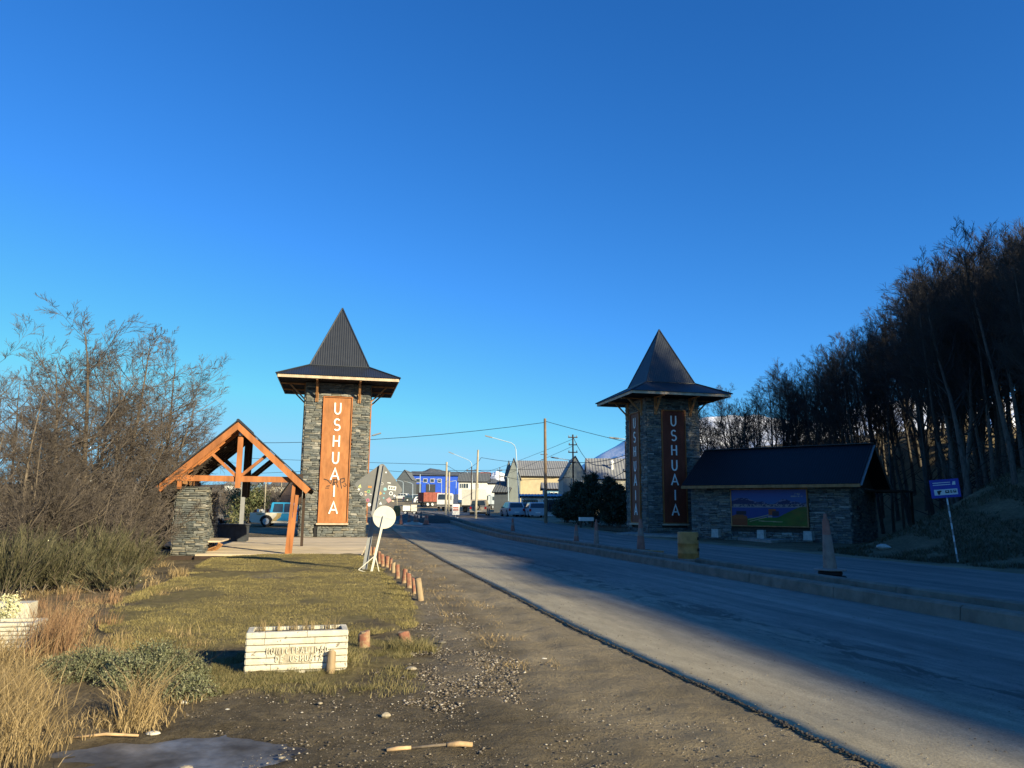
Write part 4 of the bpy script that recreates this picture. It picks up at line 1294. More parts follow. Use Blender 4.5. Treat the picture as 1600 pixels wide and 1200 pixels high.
# ------------------------------------------------------------------ stumps along the verge
def stump_mat(name, paint, amt):
    q = N(name); v = q.coord('Object', (14, 14, 2)); n1 = q.noise(1, 5, v, .7); n2 = q.noise(5, 4, q.coord('Object'), .7)
    wood = q.ramp(n1, [(.3, (.20, .135, .08)), (.7, (.40, .29, .17))])
    o = q.mix(q.ramp(n2, [(amt - .08, 1), (amt + .06, 0)]), wood, paint)
    q.col(o); q.rough(.85); q.bump(n1, .6, .02); return q.m
M['stump'] = stump_mat('weathered_stump_with_red_paint', (.24, .10, .065), .50)
M['stump2'] = stump_mat('bare_weathered_stump', (.34, .26, .16), .5)
bol = [(578, 867.5, 855, 5, 0, 'farthest of the row, just left of the white stand'), (583.5, 867, 856, 4.5, .05, 'second farthest of the row, behind the white stand'),
       (592.4, 881, 862.5, 5, -.03, 'thin one just right of the white stand'), (598, 885, 866, 5.8, -.08, 'fourth from the far end of the row'),
       (604.5, 886.5, 870, 6.5, .02, 'fifth from the far end of the row'), (610, 890.5, 874, 4.5, 0.02, 'thin one in the middle of the row'),
       (614.5, 895.5, 880, 6.2, 0, 'short pale one in the middle of the row'), (621.5, 904, 884, 6.2, -.06, 'slim red one below the middle of the row'),
       (631, 911.5, 891, 8, 0.06, 'fourth from the near end, broad and dark red'), (639.5, 919, 897, 7.8, -.06, 'third from the near end of the row'),
       (647.5, 928, 905, 6, -.08, 'red one hidden behind the near pale stump'), (657, 938.5, 905.5, 9, -.14, 'nearest of the row, tall, pale and leaning'),
       (568.5, 1016, 990, 17, -.02, 'thick one standing alone, right of the white planter'), (637, 1009, 990, 19, -.4, 'low tipped one in a grass tuft by the gravel'),
       (516, 1052, 1021, 12, .02, 'narrow grey one in front of the white planter')]
for i, (px, py, pt, w_, lean, lab) in enumerate(bol):
    p = G(px, py); kk = p.y / 1200; hgt = (py - pt) * kk; r = w_ * kk / 2
    st = empty('wooden_stump', p, random.uniform(0, 3), 'red-painted wooden stump, ' + lab if i not in (6, 11, 14) else 'weathered wooden stump, ' + lab, 'stump', 'wooden stumps along the verge')
    tx = lean * hgt * 1.1
    st.rotation_euler = (0, 0, 0)
    n = 12; m = MB(); rr = [r * random.uniform(.9, 1.12) for _ in range(n)]
    vs = []
    lev = [-.08, .0, hgt * .35, hgt * .7, hgt * .97, hgt]
    for z in lev:
        t = max(0, z) / hgt
        for j in range(n):
            a = 2 * PI * j / n; q_ = rr[j] * (1.08 - .08 * t) * (.93 if z == lev[-1] else 1) * random.uniform(.97, 1.03)
            vs.append((tx * t + q_ * math.cos(a), q_ * math.sin(a), z + (random.uniform(-.006, .006) + .02 * math.cos(a + i) if t > .9 else 0)))
    fs = [(a * n + j, a * n + (j + 1) % n, (a + 1) * n + (j + 1) % n, (a + 1) * n + j) for a in range(len(lev) - 1) for j in range(n)]
    fs.append(tuple((len(lev) - 1) * n + j for j in range(n)))
    m.add(vs, fs); m.build('post_body', M['stump2'] if i in (6, 11, 14) else M['stump'], st, True)
    if w_ > 7: MB().lathe((tx, 0, hgt + .001), [(r * .8, -.01), (r * .78, .004)], 10).build('cut_top', M['stump2'], st)

# ------------------------------------------------------------------ white log-pattern planters
def chip_mat():
    q = N('chipped_white_limewash'); v = q.coord('Object'); n1 = q.noise(26, 4, v, .65); n2 = q.noise(5, 5, v, .7)
    o = q.mix(q.ramp(n1, [(.34, 1), (.39, 0)]), q.ramp(n2, [(.3, (.48, .44, .34)), (.6, (.64, .60, .49))]), (.22, .19, .15))
    z = q.n('ShaderNodeSeparateXYZ'); q.l(v, z.inputs[0])
    o = q.mix(q.ramp(q.math('ADD', z.outputs[2], q.math('MULTIPLY', n2, .12)), [(.05, .8), (.13, 0)]), o, (.25, .2, .14))
    q.col(o); q.rough(.9); q.bump(n1, .6, .01); return q.m
M['limewash'] = chip_mat()
M['limedirty'] = simple('weathered_limewash_field', (.36, .32, .24), .9, .5, 30, .5, 60)
def planter(loc, rz, L, Wd, Hh, label, text=None, rows=7):
    t = empty('white_planter', loc, rz, label, 'planter')
    hr = Hh / rows
    for side in range(4):
        ln = L if side % 2 == 0 else Wd
        R4 = Matrix.Rotation(side * PI / 2, 4, 'Z')
        off = Wd / 2 if side % 2 == 0 else L / 2
        for r in range(rows):
            x = -ln / 2; z = r * hr
            cuts = sorted([random.uniform(.15, .85) * ln for _ in range(2 if ln > .6 else 1)]) if r else [ln * .5]
            prev = 0
            for cx in cuts + [ln]:
                a, b = x + prev + .002, x + cx - .002
                if b - a > .03:
                    pr = [(-off - .0, z + .003), (-off - .006, z + .009), (-off - .008, z + hr * .5), (-off - .006, z + hr - .009), (-off, z + hr - .004), (-off + .05, z + hr - .002), (-off + .05, z + .002)]
                    tp = (1 - .02 * z / Hh)
                    vs = [(a, y, zz) for y, zz in pr] + [(b, y, zz) for y, zz in pr]
                    n = len(pr); fs = [tuple(range(n)), tuple(range(2 * n - 1, n - 1, -1))] + [(j, j + n, (j + 1) % n + n, (j + 1) % n) for j in range(n)]
                    o = MB().add(vs, fs).build('block', M['limewash'], t); o.matrix_local = R4
                prev = cx
    MB().b2((-L / 2 + .045, -Wd / 2 + .045, .0), (L / 2 - .045, Wd / 2 - .045, Hh - .035)).build('soil', M['soil'], t)
    if text:
        plaque = MB().prism([(-.24, Hh * .66), (.20, Hh * .66), (.14, Hh * .32), (-.17, Hh * .32)], -Wd / 2 - .011, -Wd / 2 - .004).build('plaque', M['limedirty'], t)
        for row, (s, z, hgt, x0_, x1_) in enumerate(text):
            n = len(s)
            for i, ch in enumerate(s):
                if ch == ' ': continue
                m = glyph(ch, x0_ + (x1_ - x0_) * (i + .5) / n, z, hgt, .0085, -Wd / 2 - .022, .013, asp=.62)
                m.build('raised_letter', M['limewash'], plaque)
    return t
pa, pb = G(382, 1056), G(529, 1041)
rz = math.radians(15); L = .96
c = pa + Vector((math.cos(rz), math.sin(rz), 0)) * L / 2 + Vector((-math.sin(rz), math.cos(rz), 0)) * .2
planter((c.x, c.y, c.z - .03), rz, L, .40, .43, 'white brick-pattern planter with raised lettering on the lawn edge', [('MUNICIPALIDAD', .225, .052, -.30, .30), ('DE USHUAIA', .150, .052, -.21, .25)])
pa = G(49, 1017)
rz2 = math.radians(12)
c = pa + Vector((-math.cos(rz2) * .45 - math.sin(rz2) * .2, -math.sin(rz2) * .45 + math.cos(rz2) * .2, 0))
planter((c.x, c.y, c.z - .02), rz2, .9, .40, .32, 'white planter cut by the left edge of the photo, among dry grass')
pa = at(39, 975, 10.1)
MBt = empty('white_block', (pa.x - .3, pa.y + .15, Hs(pa.x, pa.y) - .05), rz2, 'small white block behind the left edge planter, with a pale flowering plant', 'block')
MB().box((0, 0, .13), (.55, .3, .46), taper=.97).build('block', M['limewash'], MBt)

# ------------------------------------------------------------------ median: drum, cones, tyres
M['drum'] = simple('faded_yellow_drum', (.42, .19, .055), .6, .3, 4, .1, 20)
M['cone'] = simple('faded_orange_plastic', (.30, .13, .10), .6, .25, 5)
M['conewhite'] = simple('dirty_reflective_white', (.25, .185, .16), .6, .25, 5)
def med(px, py):
    """spot on the median strip seen at a photo pixel"""
    d = ray(px, py); z = .06; 
    p = CAM + d * ((z - 1.6) / d.z)
    return Vector((p.x, p.y, Hs(p.x, p.y) + .06))
p = med(1076, 881)
dr = empty('traffic_drum', p, .3, 'faded yellow traffic drum standing in the middle of the median', 'drum')
kk = p.y / 1200; hh = 48 * kk; r = 16.2 * kk
prof = [(r * .92, 0), (r, .03), (r, hh * .32), (r * 1.03, hh * .34), (r * .98, hh * .36), (r * .98, hh * .62), (r * 1.02, hh * .64), (r * .97, hh * .66), (r * .97, hh - .02), (r * .9, hh)]
MB().lathe((0, 0, 0), prof, 20).build('drum_body', M['drum'], dr, True)
MB().lathe((0, 0, .0), [(r * 1.0, .01), (r * 1.006, .02), (r * 1.006, hh * .16), (r * 1.0, hh * .17)], 20).build('dirt_band', M['conewhite'], dr)
for z in (.45, .8): MB().box((r * .62, -r * .80, hh * z), (.10, .02, .08), (0, 0, .66)).build('print', M['darkwood'], dr)

def tube_cone(p, hgt, r, label, lean=0, base=True, tyres=0, white=False, name='traffic_cone', group='cones on the median'):
    t = empty(name, p, random.uniform(0, 1), label, 'traffic cone', group)
    z0 = 0
    for i in range(tyres):
        R1 = .27 if i else .36
        MB().lathe((0, 0, z0), [(R1 * .55, .0), (R1 * .9, .0), (R1, .035), (R1, .075), (R1 * .9, .11), (R1 * .55, .11)], 18).build('weight_ring', M['rubber'], t, False)
        z0 += .115
    if base: 
        m = MB().lathe((0, 0, z0), [(r * 2.3, 0), (r * 2.35, .015), (r * 2.2, .04), (r * 1.1, .05)], 14); m.build('base_plate', M['conewhite'] if white else M['rubber'], t)
    zz = z0 + (.05 if base else 0)
    L = hgt - zz
    def seg(a, b, mat, nm):
        ra, rb = r * (1 - .62 * a), r * (1 - .62 * b)
        MB().tube([(lean * a * L, 0, zz + a * L), (lean * b * L, 0, zz + b * L)], [ra, rb], 14).build(nm, mat, t, False)
    if white: seg(0, .62, M['conewhite'], 'sleeve'); seg(.62, .9, M['cone'], 'cone_top'); MB().tube([(lean * .9 * L, 0, zz + .9 * L), (lean * L, 0, zz + L)], [r * .3, r * .22], 10).build('handle', M['cone'], t)
    else: seg(0, .45, M['cone'], 'cone_body'); seg(.45, .7, M['conewhite'], 'sleeve'); seg(.7, 1, M['cone'], 'cone_top')
    return t
p = med(1298, 907)
tube_cone(p, 100 * p.y / 1200, .155, 'tall faded orange and white cone on stacked weight rings, nearest on the median', -.10, True, 2, True)
p = med(1001.5, 860); tube_cone(p, 47 * p.y / 1200, .17, 'pale orange cone standing in front of the shaded tower', 0, True, 0)
p = med(932, 857); tube_cone(p, 44 * p.y / 1200, .13, 'tall tapered post-like cone on the median before the dark fir', 0, False, 0, True)
p = med(900.5, 852); tube_cone(p, 31 * p.y / 1200, .14, 'dull cone on the median, just left of the taller one', 0, False, 0)
p = med(801, 833); tube_cone(p, 19 * p.y / 1200, .15, 'small far cone on the median, in front of the tall lamp post', 0, False, 0)
p = med(1000, 861)
bdb = empty('board', (p.x, p.y - .6, p.z), thx * -1, 'flat board lying across the median beside the orange cone', 'board')
MB().box((0, 0, .05), (1.6, .5, .05), (0, .03, 0)).build('plank', M['wood2'], bdb)
# rubble left in the median
M['rubble'] = simple('rubble', (.16, .145, .125), .9, .35, 9, .4, 40, objrand=.25)
def rock_np(n, pos, size, seed, mat, name, label, flat=.6):
    g_ = np.random.default_rng(seed)
    base = np.array([[0, 0, 1], [.9, 0, .2], [.28, .86, .2], [-.73, .53, .2], [-.73, -.53, .2], [.28, -.86, .2], [0, 0, -.6]])
    tri = np.array([[0, 1, 2], [0, 2, 3], [0, 3, 4], [0, 4, 5], [0, 5, 1], [6, 2, 1], [6, 3, 2], [6, 4, 3], [6, 5, 4], [6, 1, 5]])
    V = base[None] * (1 + g_.normal(size=(n, 7, 3)) * .22)
    V[:, :, 2] *= flat
    a = g_.random(n) * 6.28; ca, sa = np.cos(a)[:, None], np.sin(a)[:, None]
    s = size[:, None] * (1 + .0 * ca)
    el_ = 1 + .5 * g_.random((n, 1))
    x = V[:, :, 0] * s * el_; y = V[:, :, 1] * s
    V = np.stack([x * ca - y * sa, x * sa + y * ca, V[:, :, 2] * s], -1) + pos[:, None, :]
    F = (tri[None] + (np.arange(n) * 7)[:, None, None]).reshape(-1, 3)
    rnd = np.repeat(g_.random(n), 7)
    me = np_mesh(name, V.reshape(-1, 3), F, mat, False, {'rnd': ('FLOAT', rnd)})
    return tag(link(name, me), label, None, kind='stuff')
yy = rng.uniform(9, 34, 420); uq = rng.uniform(K1 + .32, K2 - .1, 420)
xx = uq / .9756 - .225 * yy
rock_np(420, np.stack([xx, yy, H(xx, yy) + .06], -1), rng.uniform(.02, .075, 420) ** 1.0, 3, M['rubble'], 'median_rubble', 'broken lumps of soil and concrete lying in the median')

# ------------------------------------------------------------------ bus stop sign on the right
p = G(1497, 880)
bs = empty('bus_stop_sign', p, math.radians(-25), 'small blue bus stop sign on a striped post at the foot of the wooded bank', 'sign')
bs.rotation_euler = (0, math.radians(-4.5), math.radians(-18))
kk = p.y / 1200
M['busblue'] = simple('deep_blue_sign_paint', (.02, .03, .30), .45, .05, 5)
M['pictoback'] = simple('sign_white_field', (.55, .58, .6), .5, .05, 5)
M['redpaint'] = simple('red_paint', (.35, .05, .03), .6, .1, 5)
for i in range(12):
    MB().tube([(0, 0, -.1 + i * .2), (0, 0, .1 + i * .2)], .026, 8).build('post_band', M['pictoback'] if i % 2 == 0 else M['greymetal'], bs)
zc = 2.45
pn = MB().b2((-.46, -.045, zc - .31), (.42, -.03, zc + .30)).build('panel', M['busblue'], bs)
for z in (.19, .12): MB().b2((-.37, -.049, zc + z - .012), (.16, -.045, zc + z + .012)).build('text_line', M['pictoback'], pn)
for i, ch in enumerate('BUS'):
    pass
MB().prism([(.20, zc + .10), (.31, zc + .10), (.31, zc + .21), (.24, zc + .21)], -.049, -.045).build('emblem', M['pictoback'], pn)
f = MB().b2((-.36, -.049, zc - .22), (.34, -.045, zc - .03)).build('picture_field', M['pictoback'], pn)
MB().prism([(-.25, zc - .20), (-.20, zc - .20), (-.17, zc - .12), (-.12, zc - .08), (-.18, zc - .06), (-.28, zc - .08)], -.053, -.049).build('pictogram', M['black'], f)
for x0_, w_ in ((-.03, .12), (.12, .06), (.21, .09)):
    MB().prism([(x0_, zc - .16), (x0_ + w_, zc - .16), (x0_ + w_, zc - .07), (x0_, zc - .07)], -.053, -.049).build('pictogram', M['black'], f)
    MB().prism([(x0_ + w_ * .25, zc - .12), (x0_ + w_ * .75, zc - .12), (x0_ + w_ * .75, zc - .09), (x0_ + w_ * .25, zc - .09)], -.056, -.053).build('pictogram_window', M['pictoback'], f)

# ------------------------------------------------------------------ vehicles
def paint(name, c): return simple(name, c, .28, .03, 2, spec=.5)
M['pw'] = paint('white_car_paint', (.72, .72, .70)); M['pb'] = paint('blue_car_paint', (.03, .27, .50)); M['pcream'] = paint('cream_car_paint', (.74, .68, .56)); M['ps'] = paint('silver_car_paint', (.35, .40, .45))
M['pd'] = paint('dark_car_paint', (.04, .06, .07)); M['pt'] = paint('tan_car_paint', (.50, .36, .15)); M['pg'] = paint('beige_car_paint', (.42, .36, .28)); M['prust'] = simple('rusty_red_truck_body', (.24, .07, .05), .8, .3, 3)
M['taillight'] = simple('red_lamp_glass', (.4, .01, .01), .3, .05, 3); M['headlight'] = simple('clear_lamp_glass', (.7, .7, .65), .2, .05, 3)
def loft(m, prof, wf, mi=0):
    n = len(prof)
    vs = [(x, -wf(z), z) for x, z in prof] + [(x, wf(z), z) for x, z in prof]
    fs = [tuple(range(n)), tuple(range(2 * n - 1, n - 1, -1))] + [(j, j + n, (j + 1) % n + n, (j + 1) % n) for j in range(n)]
    m.add(vs, fs, mi)
def wheel(parent, x, y, r, side, rim='steel'):
    R = Matrix.Rotation(PI / 2, 3, 'X')
    o = MB().lathe((x, y, r), [(r * .6, -.10), (r * .92, -.11), (r, -.07), (r, .07), (r * .92, .11), (r * .6, .10)], 18, R=R).build('wheel', M['rubber'], parent)
    m = MB().lathe((x, y, r), [(r * .1, -.13), (r * .5, -.118), (r * .62, -.126), (r * .62, .126), (r * .5, .118), (r * .1, .13)], 12, R=R)
    m.build('rim', M[rim], o)
def vehicle(name, loc, rz, label, cat, kind, paintm, Lx=4.3, Wx=1.75, Hx=1.45, group=None, cabin_m=None, detail=True):
    t = empty(name, loc, rz, label, cat, group)
    h = Hx; L = Lx; hw = Wx / 2; wr = .33 if kind not in ('pickup', 'suv') else .385
    zb = wr * .62; zs = h * .60
    wf = lambda z: hw if z <= zs + .01 else hw - (z - zs) / (h - zs) * .17
    if kind == 'hatch':
        body = [(-L / 2, zb + .1), (-L / 2 + .05, zb), (L / 2 - .1, zb), (L / 2, zb + .12), (L / 2 - .02, zs - .18), (L / 2 - .9, zs), (-L / 2 + .06, zs)]
        cab = [(-L / 2 + .08, zs), (L / 2 - 1.0, zs), (L / 2 - 1.75, h - .03), (L / 2 - 2.2, h), (-L / 2 + .65, h), (-L / 2 + .38, h - .05)]
        sw = [[(-L / 2 + .45, zs + .04), (-.25, zs + .04), (-.25, h - .09), (-L / 2 + .72, h - .09)], [(-.18, zs + .04), (L / 2 - 1.2, zs + .04), (L / 2 - 1.83, h - .09), (-.18, h - .09)]]
        rear = [(-L / 2 + .10, zs + .05), (-L / 2 + .37, h - .1)]; front = [(L / 2 - 1.05, zs + .05), (L / 2 - 1.70, h - .07)]
    elif kind == 'suv':
        body = [(-L / 2, zb + .15), (-L / 2 + .05, zb), (L / 2 - .1, zb), (L / 2, zb + .2), (L / 2, zs - .1), (L / 2 - .95, zs), (-L / 2 + .02, zs)]
        cab = [(-L / 2 + .03, zs), (L / 2 - 1.15, zs), (L / 2 - 1.6, h - .04), (L / 2 - 1.9, h), (-L / 2 + .25, h), (-L / 2 + .12, h - .05)]
        sw = [[(-L / 2 + .25, zs + .05), (-.4, zs + .05), (-.4, h - .12), (-L / 2 + .32, h - .12)], [(-.3, zs + .05), (L / 2 - 1.3, zs + .05), (L / 2 - 1.65, h - .12), (-.3, h - .12)]]
        rear = [(-L / 2 + .05, zs + .08), (-L / 2 + .11, h - .12)]; front = [(L / 2 - 1.2, zs + .05), (L / 2 - 1.56, h - .08)]
    else:  # pickup
        zs = h * .57
        body = [(-L / 2 - .02, zb + .25), (-L / 2 + .12, zb + .05), (-L / 2 + .8, zb + .02), (L / 2 - .25, zb), (L / 2, zb + .25), (L / 2 - .03, zs - .12), (L / 2 - 1.25, zs - .0), (-L / 2, zs - .01)]
        cab = [(-1.1, zs), (L / 2 - 1.3, zs), (L / 2 - 2.0, h - .03), (L / 2 - 2.3, h), (-.95, h), (-1.03, h - .05)]
        sw = [[(-.92, zs + .05), (-.2, zs + .05), (-.2, h - .1), (-.84, h - .1)], [(-.12, zs + .05), (L / 2 - 1.5, zs + .05), (L / 2 - 2.05, h - .1), (-.12, h - .1)]]
        rear = [(-1.09, zs + .08), (-1.03, h - .1)]; front = [(L / 2 - 1.36, zs + .05), (L / 2 - 1.95, h - .08)]
    m = MB(); loft(m, body, lambda z: hw - (.05 if z < zb + .06 else 0)); b = m.build('body', paintm, t)
    m = MB(); loft(m, cab, wf); m.build('cabin', cabin_m or paintm, t)
    for s in (-1, 1):
        for pl_ in sw:
            f_ = [(x, z) for x, z in pl_]
            m = MB(); n = len(f_)
            vs = [(x, s * (wf(z) + .012), z) for x, z in f_] + [(x, s * (wf(z) - .02), z) for x, z in f_]
            m.add(vs, [tuple(range(n)), tuple(range(2 * n - 1, n - 1, -1))] + [(j, j + n, (j + 1) % n + n, (j + 1) % n) for j in range(n)]); m.build('window', M['glass'], t)
    for nm, (a, b_2) in (('rear_window', rear), ('windscreen', front)):
        sg = -1 if nm == 'rear_window' else 1
        vs = []
        for x, z in (a, b_2):
            for yq in (-1, 1): vs.append((x + sg * .02, yq * (wf(z) - .12), z))
        vs += [(x - sg * .06, y, z) for x, y, z in vs]
        MB().add(vs, [(0, 1, 3, 2), (4, 6, 7, 5), (0, 4, 5, 1), (2, 3, 7, 6), (0, 2, 6, 4), (1, 5, 7, 3)]).build(nm, M['glass'], t)
    xf, xr = L / 2 - .85, -L / 2 + (.85 if kind != 'pickup' else 1.15)
    for x in (xf, xr):
        for s in (-1, 1):
            MB().prism([(x + (wr + .07) * math.cos(a * PI / 8), wr + (wr + .07) * math.sin(a * PI / 8)) for a in range(0, 9)], s * (hw - .12), s * (hw + .006)).build('wheel_arch', M['black'], t)
            wheel(t, x, s * (hw - .07), wr, s)
    for s in (-1, 1):
        MB().b2((-L / 2 - .015, s * (hw - .22), zs - .30), (-L / 2 + .1, s * (hw - .02), zs - .05)).build('tail_light', M['taillight'], t)
        MB().b2((L / 2 - .12, s * (hw - .32), zs - .32), (L / 2 + .015, s * (hw - .05), zs - .18)).build('headlight', M['headlight'], t)
        MB().box((L / 2 - 1.45, s * (hw + .08), zs + .08), (.12, .18, .13)).build('mirror', M['black'], t)
    MB().b2((-L / 2 - .06, -hw + .05, zb + .02), (-L / 2 + .1, hw - .05, zb + .2)).build('rear_bumper', M['black'] if kind != 'hatch' else paintm, t)
    MB().b2((L / 2 - .1, -hw + .05, zb + .02), (L / 2 + .06, hw - .05, zb + .2)).build('front_bumper', M['black'] if kind != 'hatch' else paintm, t)
    MB().b2((-L / 2 - .07, -.24, zb + .22), (-L / 2 - .0, .24, zb + .33)).build('number_plate', M['white'], t)
    return t
# the blue and white pickup seen through the shelter, tail to the left
p = at(415, 823, 58)
pk = vehicle('pickup_truck', (p.x + 1.55, p.y, Hs(p.x + 1.5, p.y)), math.radians(8), 'white, tan and blue pickup truck with a loaded bed, parked beyond the shelter', 'pickup truck', 'pickup', M['pcream'], 5.0, 1.8, 1.75, cabin_m=M['pb'])
hw = .90
for s in (-1,):
    def side(pts, mat): MB().prism(pts, s * (hw + .004), s * (hw + .012)).build('painted_stripe', mat, pk)
    side([(-.95, .42), (-.62, .42), (-.34, .72), (-.28, .97), (-.6, .97), (-.62, .8)], M['pt'])
    side([(-.60, .42), (1.1, .42), (1.1, .97), (-.26, .97), (-.32, .70)], M['pb'])
    side([(-2.1, .93), (-1.5, .93), (-1.75, .82), (-2.0, .84)], M['pt'])
for i in range(6): MB().box((-2.25 + i * .2, random.uniform(-.3, .3), 1.08 + random.uniform(0, .08)), (.16, .3, .2), (0, random.uniform(-.4, .4), 0)).build('load', [M['redpaint'], M['white'], M['concrete'], M['steel']][i % 4], pk)
# cars and trucks in the town
def gz(px, py, Y): 
    p = at(px, py, Y); return (p.x, p.y, Hs(p.x, p.y))
vehicle('parked_car', gz(836, 808, 80), math.radians(96), 'silver hatchback seen from behind, rightmost of the cars parked by the tall pole', 'car', 'hatch', M['ps'], 4.2, 1.78, 1.5, 'cars parked along the shaded side road')
vehicle('parked_car', gz(817, 806, 86), math.radians(100), 'dark green car parked between two silver cars', 'car', 'hatch', M['pd'], 4.2, 1.75, 1.45, 'cars parked along the shaded side road')
vehicle('parked_car', gz(800, 807, 83), math.radians(104), 'light blue-grey car parked at the left end of the row, by the lamp post', 'car', 'hatch', M['ps'], 4.1, 1.75, 1.5, 'cars parked along the shaded side road')
sv = vehicle('parked_jeep', gz(750, 807, 84), math.radians(86), 'dusty beige off-road car seen from behind with a spare wheel', 'car', 'suv', M['pg'], 3.9, 1.8, 1.75)
wheel_r = .33
sp_ = MB().lathe((-3.9 / 2 - .14, .12, .95), [(.1, -.1), (wheel_r * .9, -.1), (wheel_r, -.05), (wheel_r, .05), (wheel_r * .9, .1), (.1, .1)], 18, R=Matrix.Rotation(PI / 2, 3, 'Y')).build('spare_wheel', M['rubber'], sv)
MB().lathe((-3.9 / 2 - .25, .12, .95), [(.02, -.01), (.22, -.01), (.22, .01), (.02, .012)], 14, R=Matrix.Rotation(PI / 2, 3, 'Y')).build('wheel_cover', M['pg'], sp_)
vehicle('parked_car', gz(752, 782, 170), math.radians(60), 'small dark car parked far down the road before the white house', 'car', 'hatch', M['pd'], 4.2, 1.75, 1.45)
vehicle('parked_car', gz(700, 770, 190), math.radians(30), 'far silver car on the yard of the blue warehouse', 'car', 'hatch', M['ps'], 4.2, 1.75, 1.45)
for i, (px, py, Y, a, mm, lb) in enumerate([(655, 779, 185, 10, 'ps', 'left of the rusty truck'), (645, 781, 180, 12, 'pd', 'dark one before the dark gable'), (662, 783, 172, 5, 'pw', 'white one just left of the rusty truck'), (626, 779, 190, 170, 'pw', 'pale one at the far left of the yard')]):
    vehicle('parked_car', gz(px, py, Y), math.radians(a), 'tiny far car on the warehouse yard, ' + lb, 'car', 'hatch', M[mm], 4.3, 1.75, 1.45, 'cars on the warehouse yard')
def truck(loc, rz, label, bodym, cabm, L=7.5, W_=2.4, H_=3.0, tank=False):
    t = empty('parked_truck', loc, rz, label, 'truck')
    MB().b2((-L / 2, -W_ / 2, .75), (L / 2, W_ / 2, .98)).build('chassis', M['black'], t)
    m = MB()
    if tank: m.lathe((-L / 2 + .3, 0, 1.9), [(.3, 0), (.95, .5), (1.15, 2.2), (.9, 4.2), (.4, 4.9)], 16, R=Matrix.Rotation(PI / 2, 3, 'Y'))
    else:
        m.prism([(-L / 2, 1.0), (L / 2 - 2.1, 1.0), (L / 2 - 2.1, H_), (-L / 2, H_ - .1)], -W_ / 2, W_ / 2)
    m.build('load_body', bodym, t)
    if not tank:
        for i in range(6): MB().b2((-L / 2 + .3 + i * .9, -W_ / 2 - .05, 1.0), (-L / 2 + .4 + i * .9, -W_ / 2 - .005, H_ - .05)).build('side_rib', bodym, t)
    MB().prism([(L / 2 - 1.9, .7), (L / 2, .7), (L / 2, 1.7), (L / 2 - .25, 2.75), (L / 2 - 1.9, 2.8)], -W_ / 2 + .05, W_ / 2 - .05).build('cab', cabm, t)
    MB().prism([(L / 2 - .235, 2.6), (L / 2 + .02, 1.75), (L / 2 + .04, 1.75), (L / 2 - .21, 2.6)], -W_ / 2 + .2, W_ / 2 - .2).build('windscreen', M['glass'], t)
    for s in (-1, 1): MB().b2((L / 2 - 1.2, s * (W_ / 2 - .06), 1.75), (L / 2 - .35, s * (W_ / 2 - .03), 2.45)).build('window', M['glass'], t)
    for x in (L / 2 - 1.0, -L / 2 + 1.0, -L / 2 + 2.1):
        for s in (-1, 1): wheel(t, x, s * (W_ / 2 - .15), .48, s)
    return t
truck(gz(677, 791, 158), math.radians(38), 'rusty red tipper truck parked on the dirt before the blue warehouse', M['prust'], M['prust'], 6.0, 2.2, 2.9)
truck(gz(699, 795, 128), math.radians(-97), 'white truck facing the camera behind the pair of pale poles', M['pw'], M['pw'], 6.5, 2.2, 2.7)
truck(gz(743, 800, 112), math.radians(80), 'white and pale green truck seen from behind, beyond the beige off-road car', M['offwhite'], M['pw'], 7, 2.4, 3.3)
truck(gz(753, 778, 150), math.radians(60), 'blue-grey lorry in the shade left of the beige hall', M['ps'], M['ps'], 6.5, 2.3, 2.6)
tr_ = empty('trailer', gz(641, 800, 92), .1, 'white and cream site trailer on the dirt by the traffic cones', 'trailer')
MB().b2((-.85, -.5, .4), (.0, .5, 1.0)).build('trailer_box', M['white'], tr_); MB().b2((.1, -.5, .35), (.75, .5, 1.1)).build('trailer_box', M['offwhite'], tr_); MB().b2((-.95, -.45, .25), (.8, .45, .34)).build('frame', M['black'], tr_)
for x in (-.55, .5): wheel(tr_, x, -.5, .2, -1)

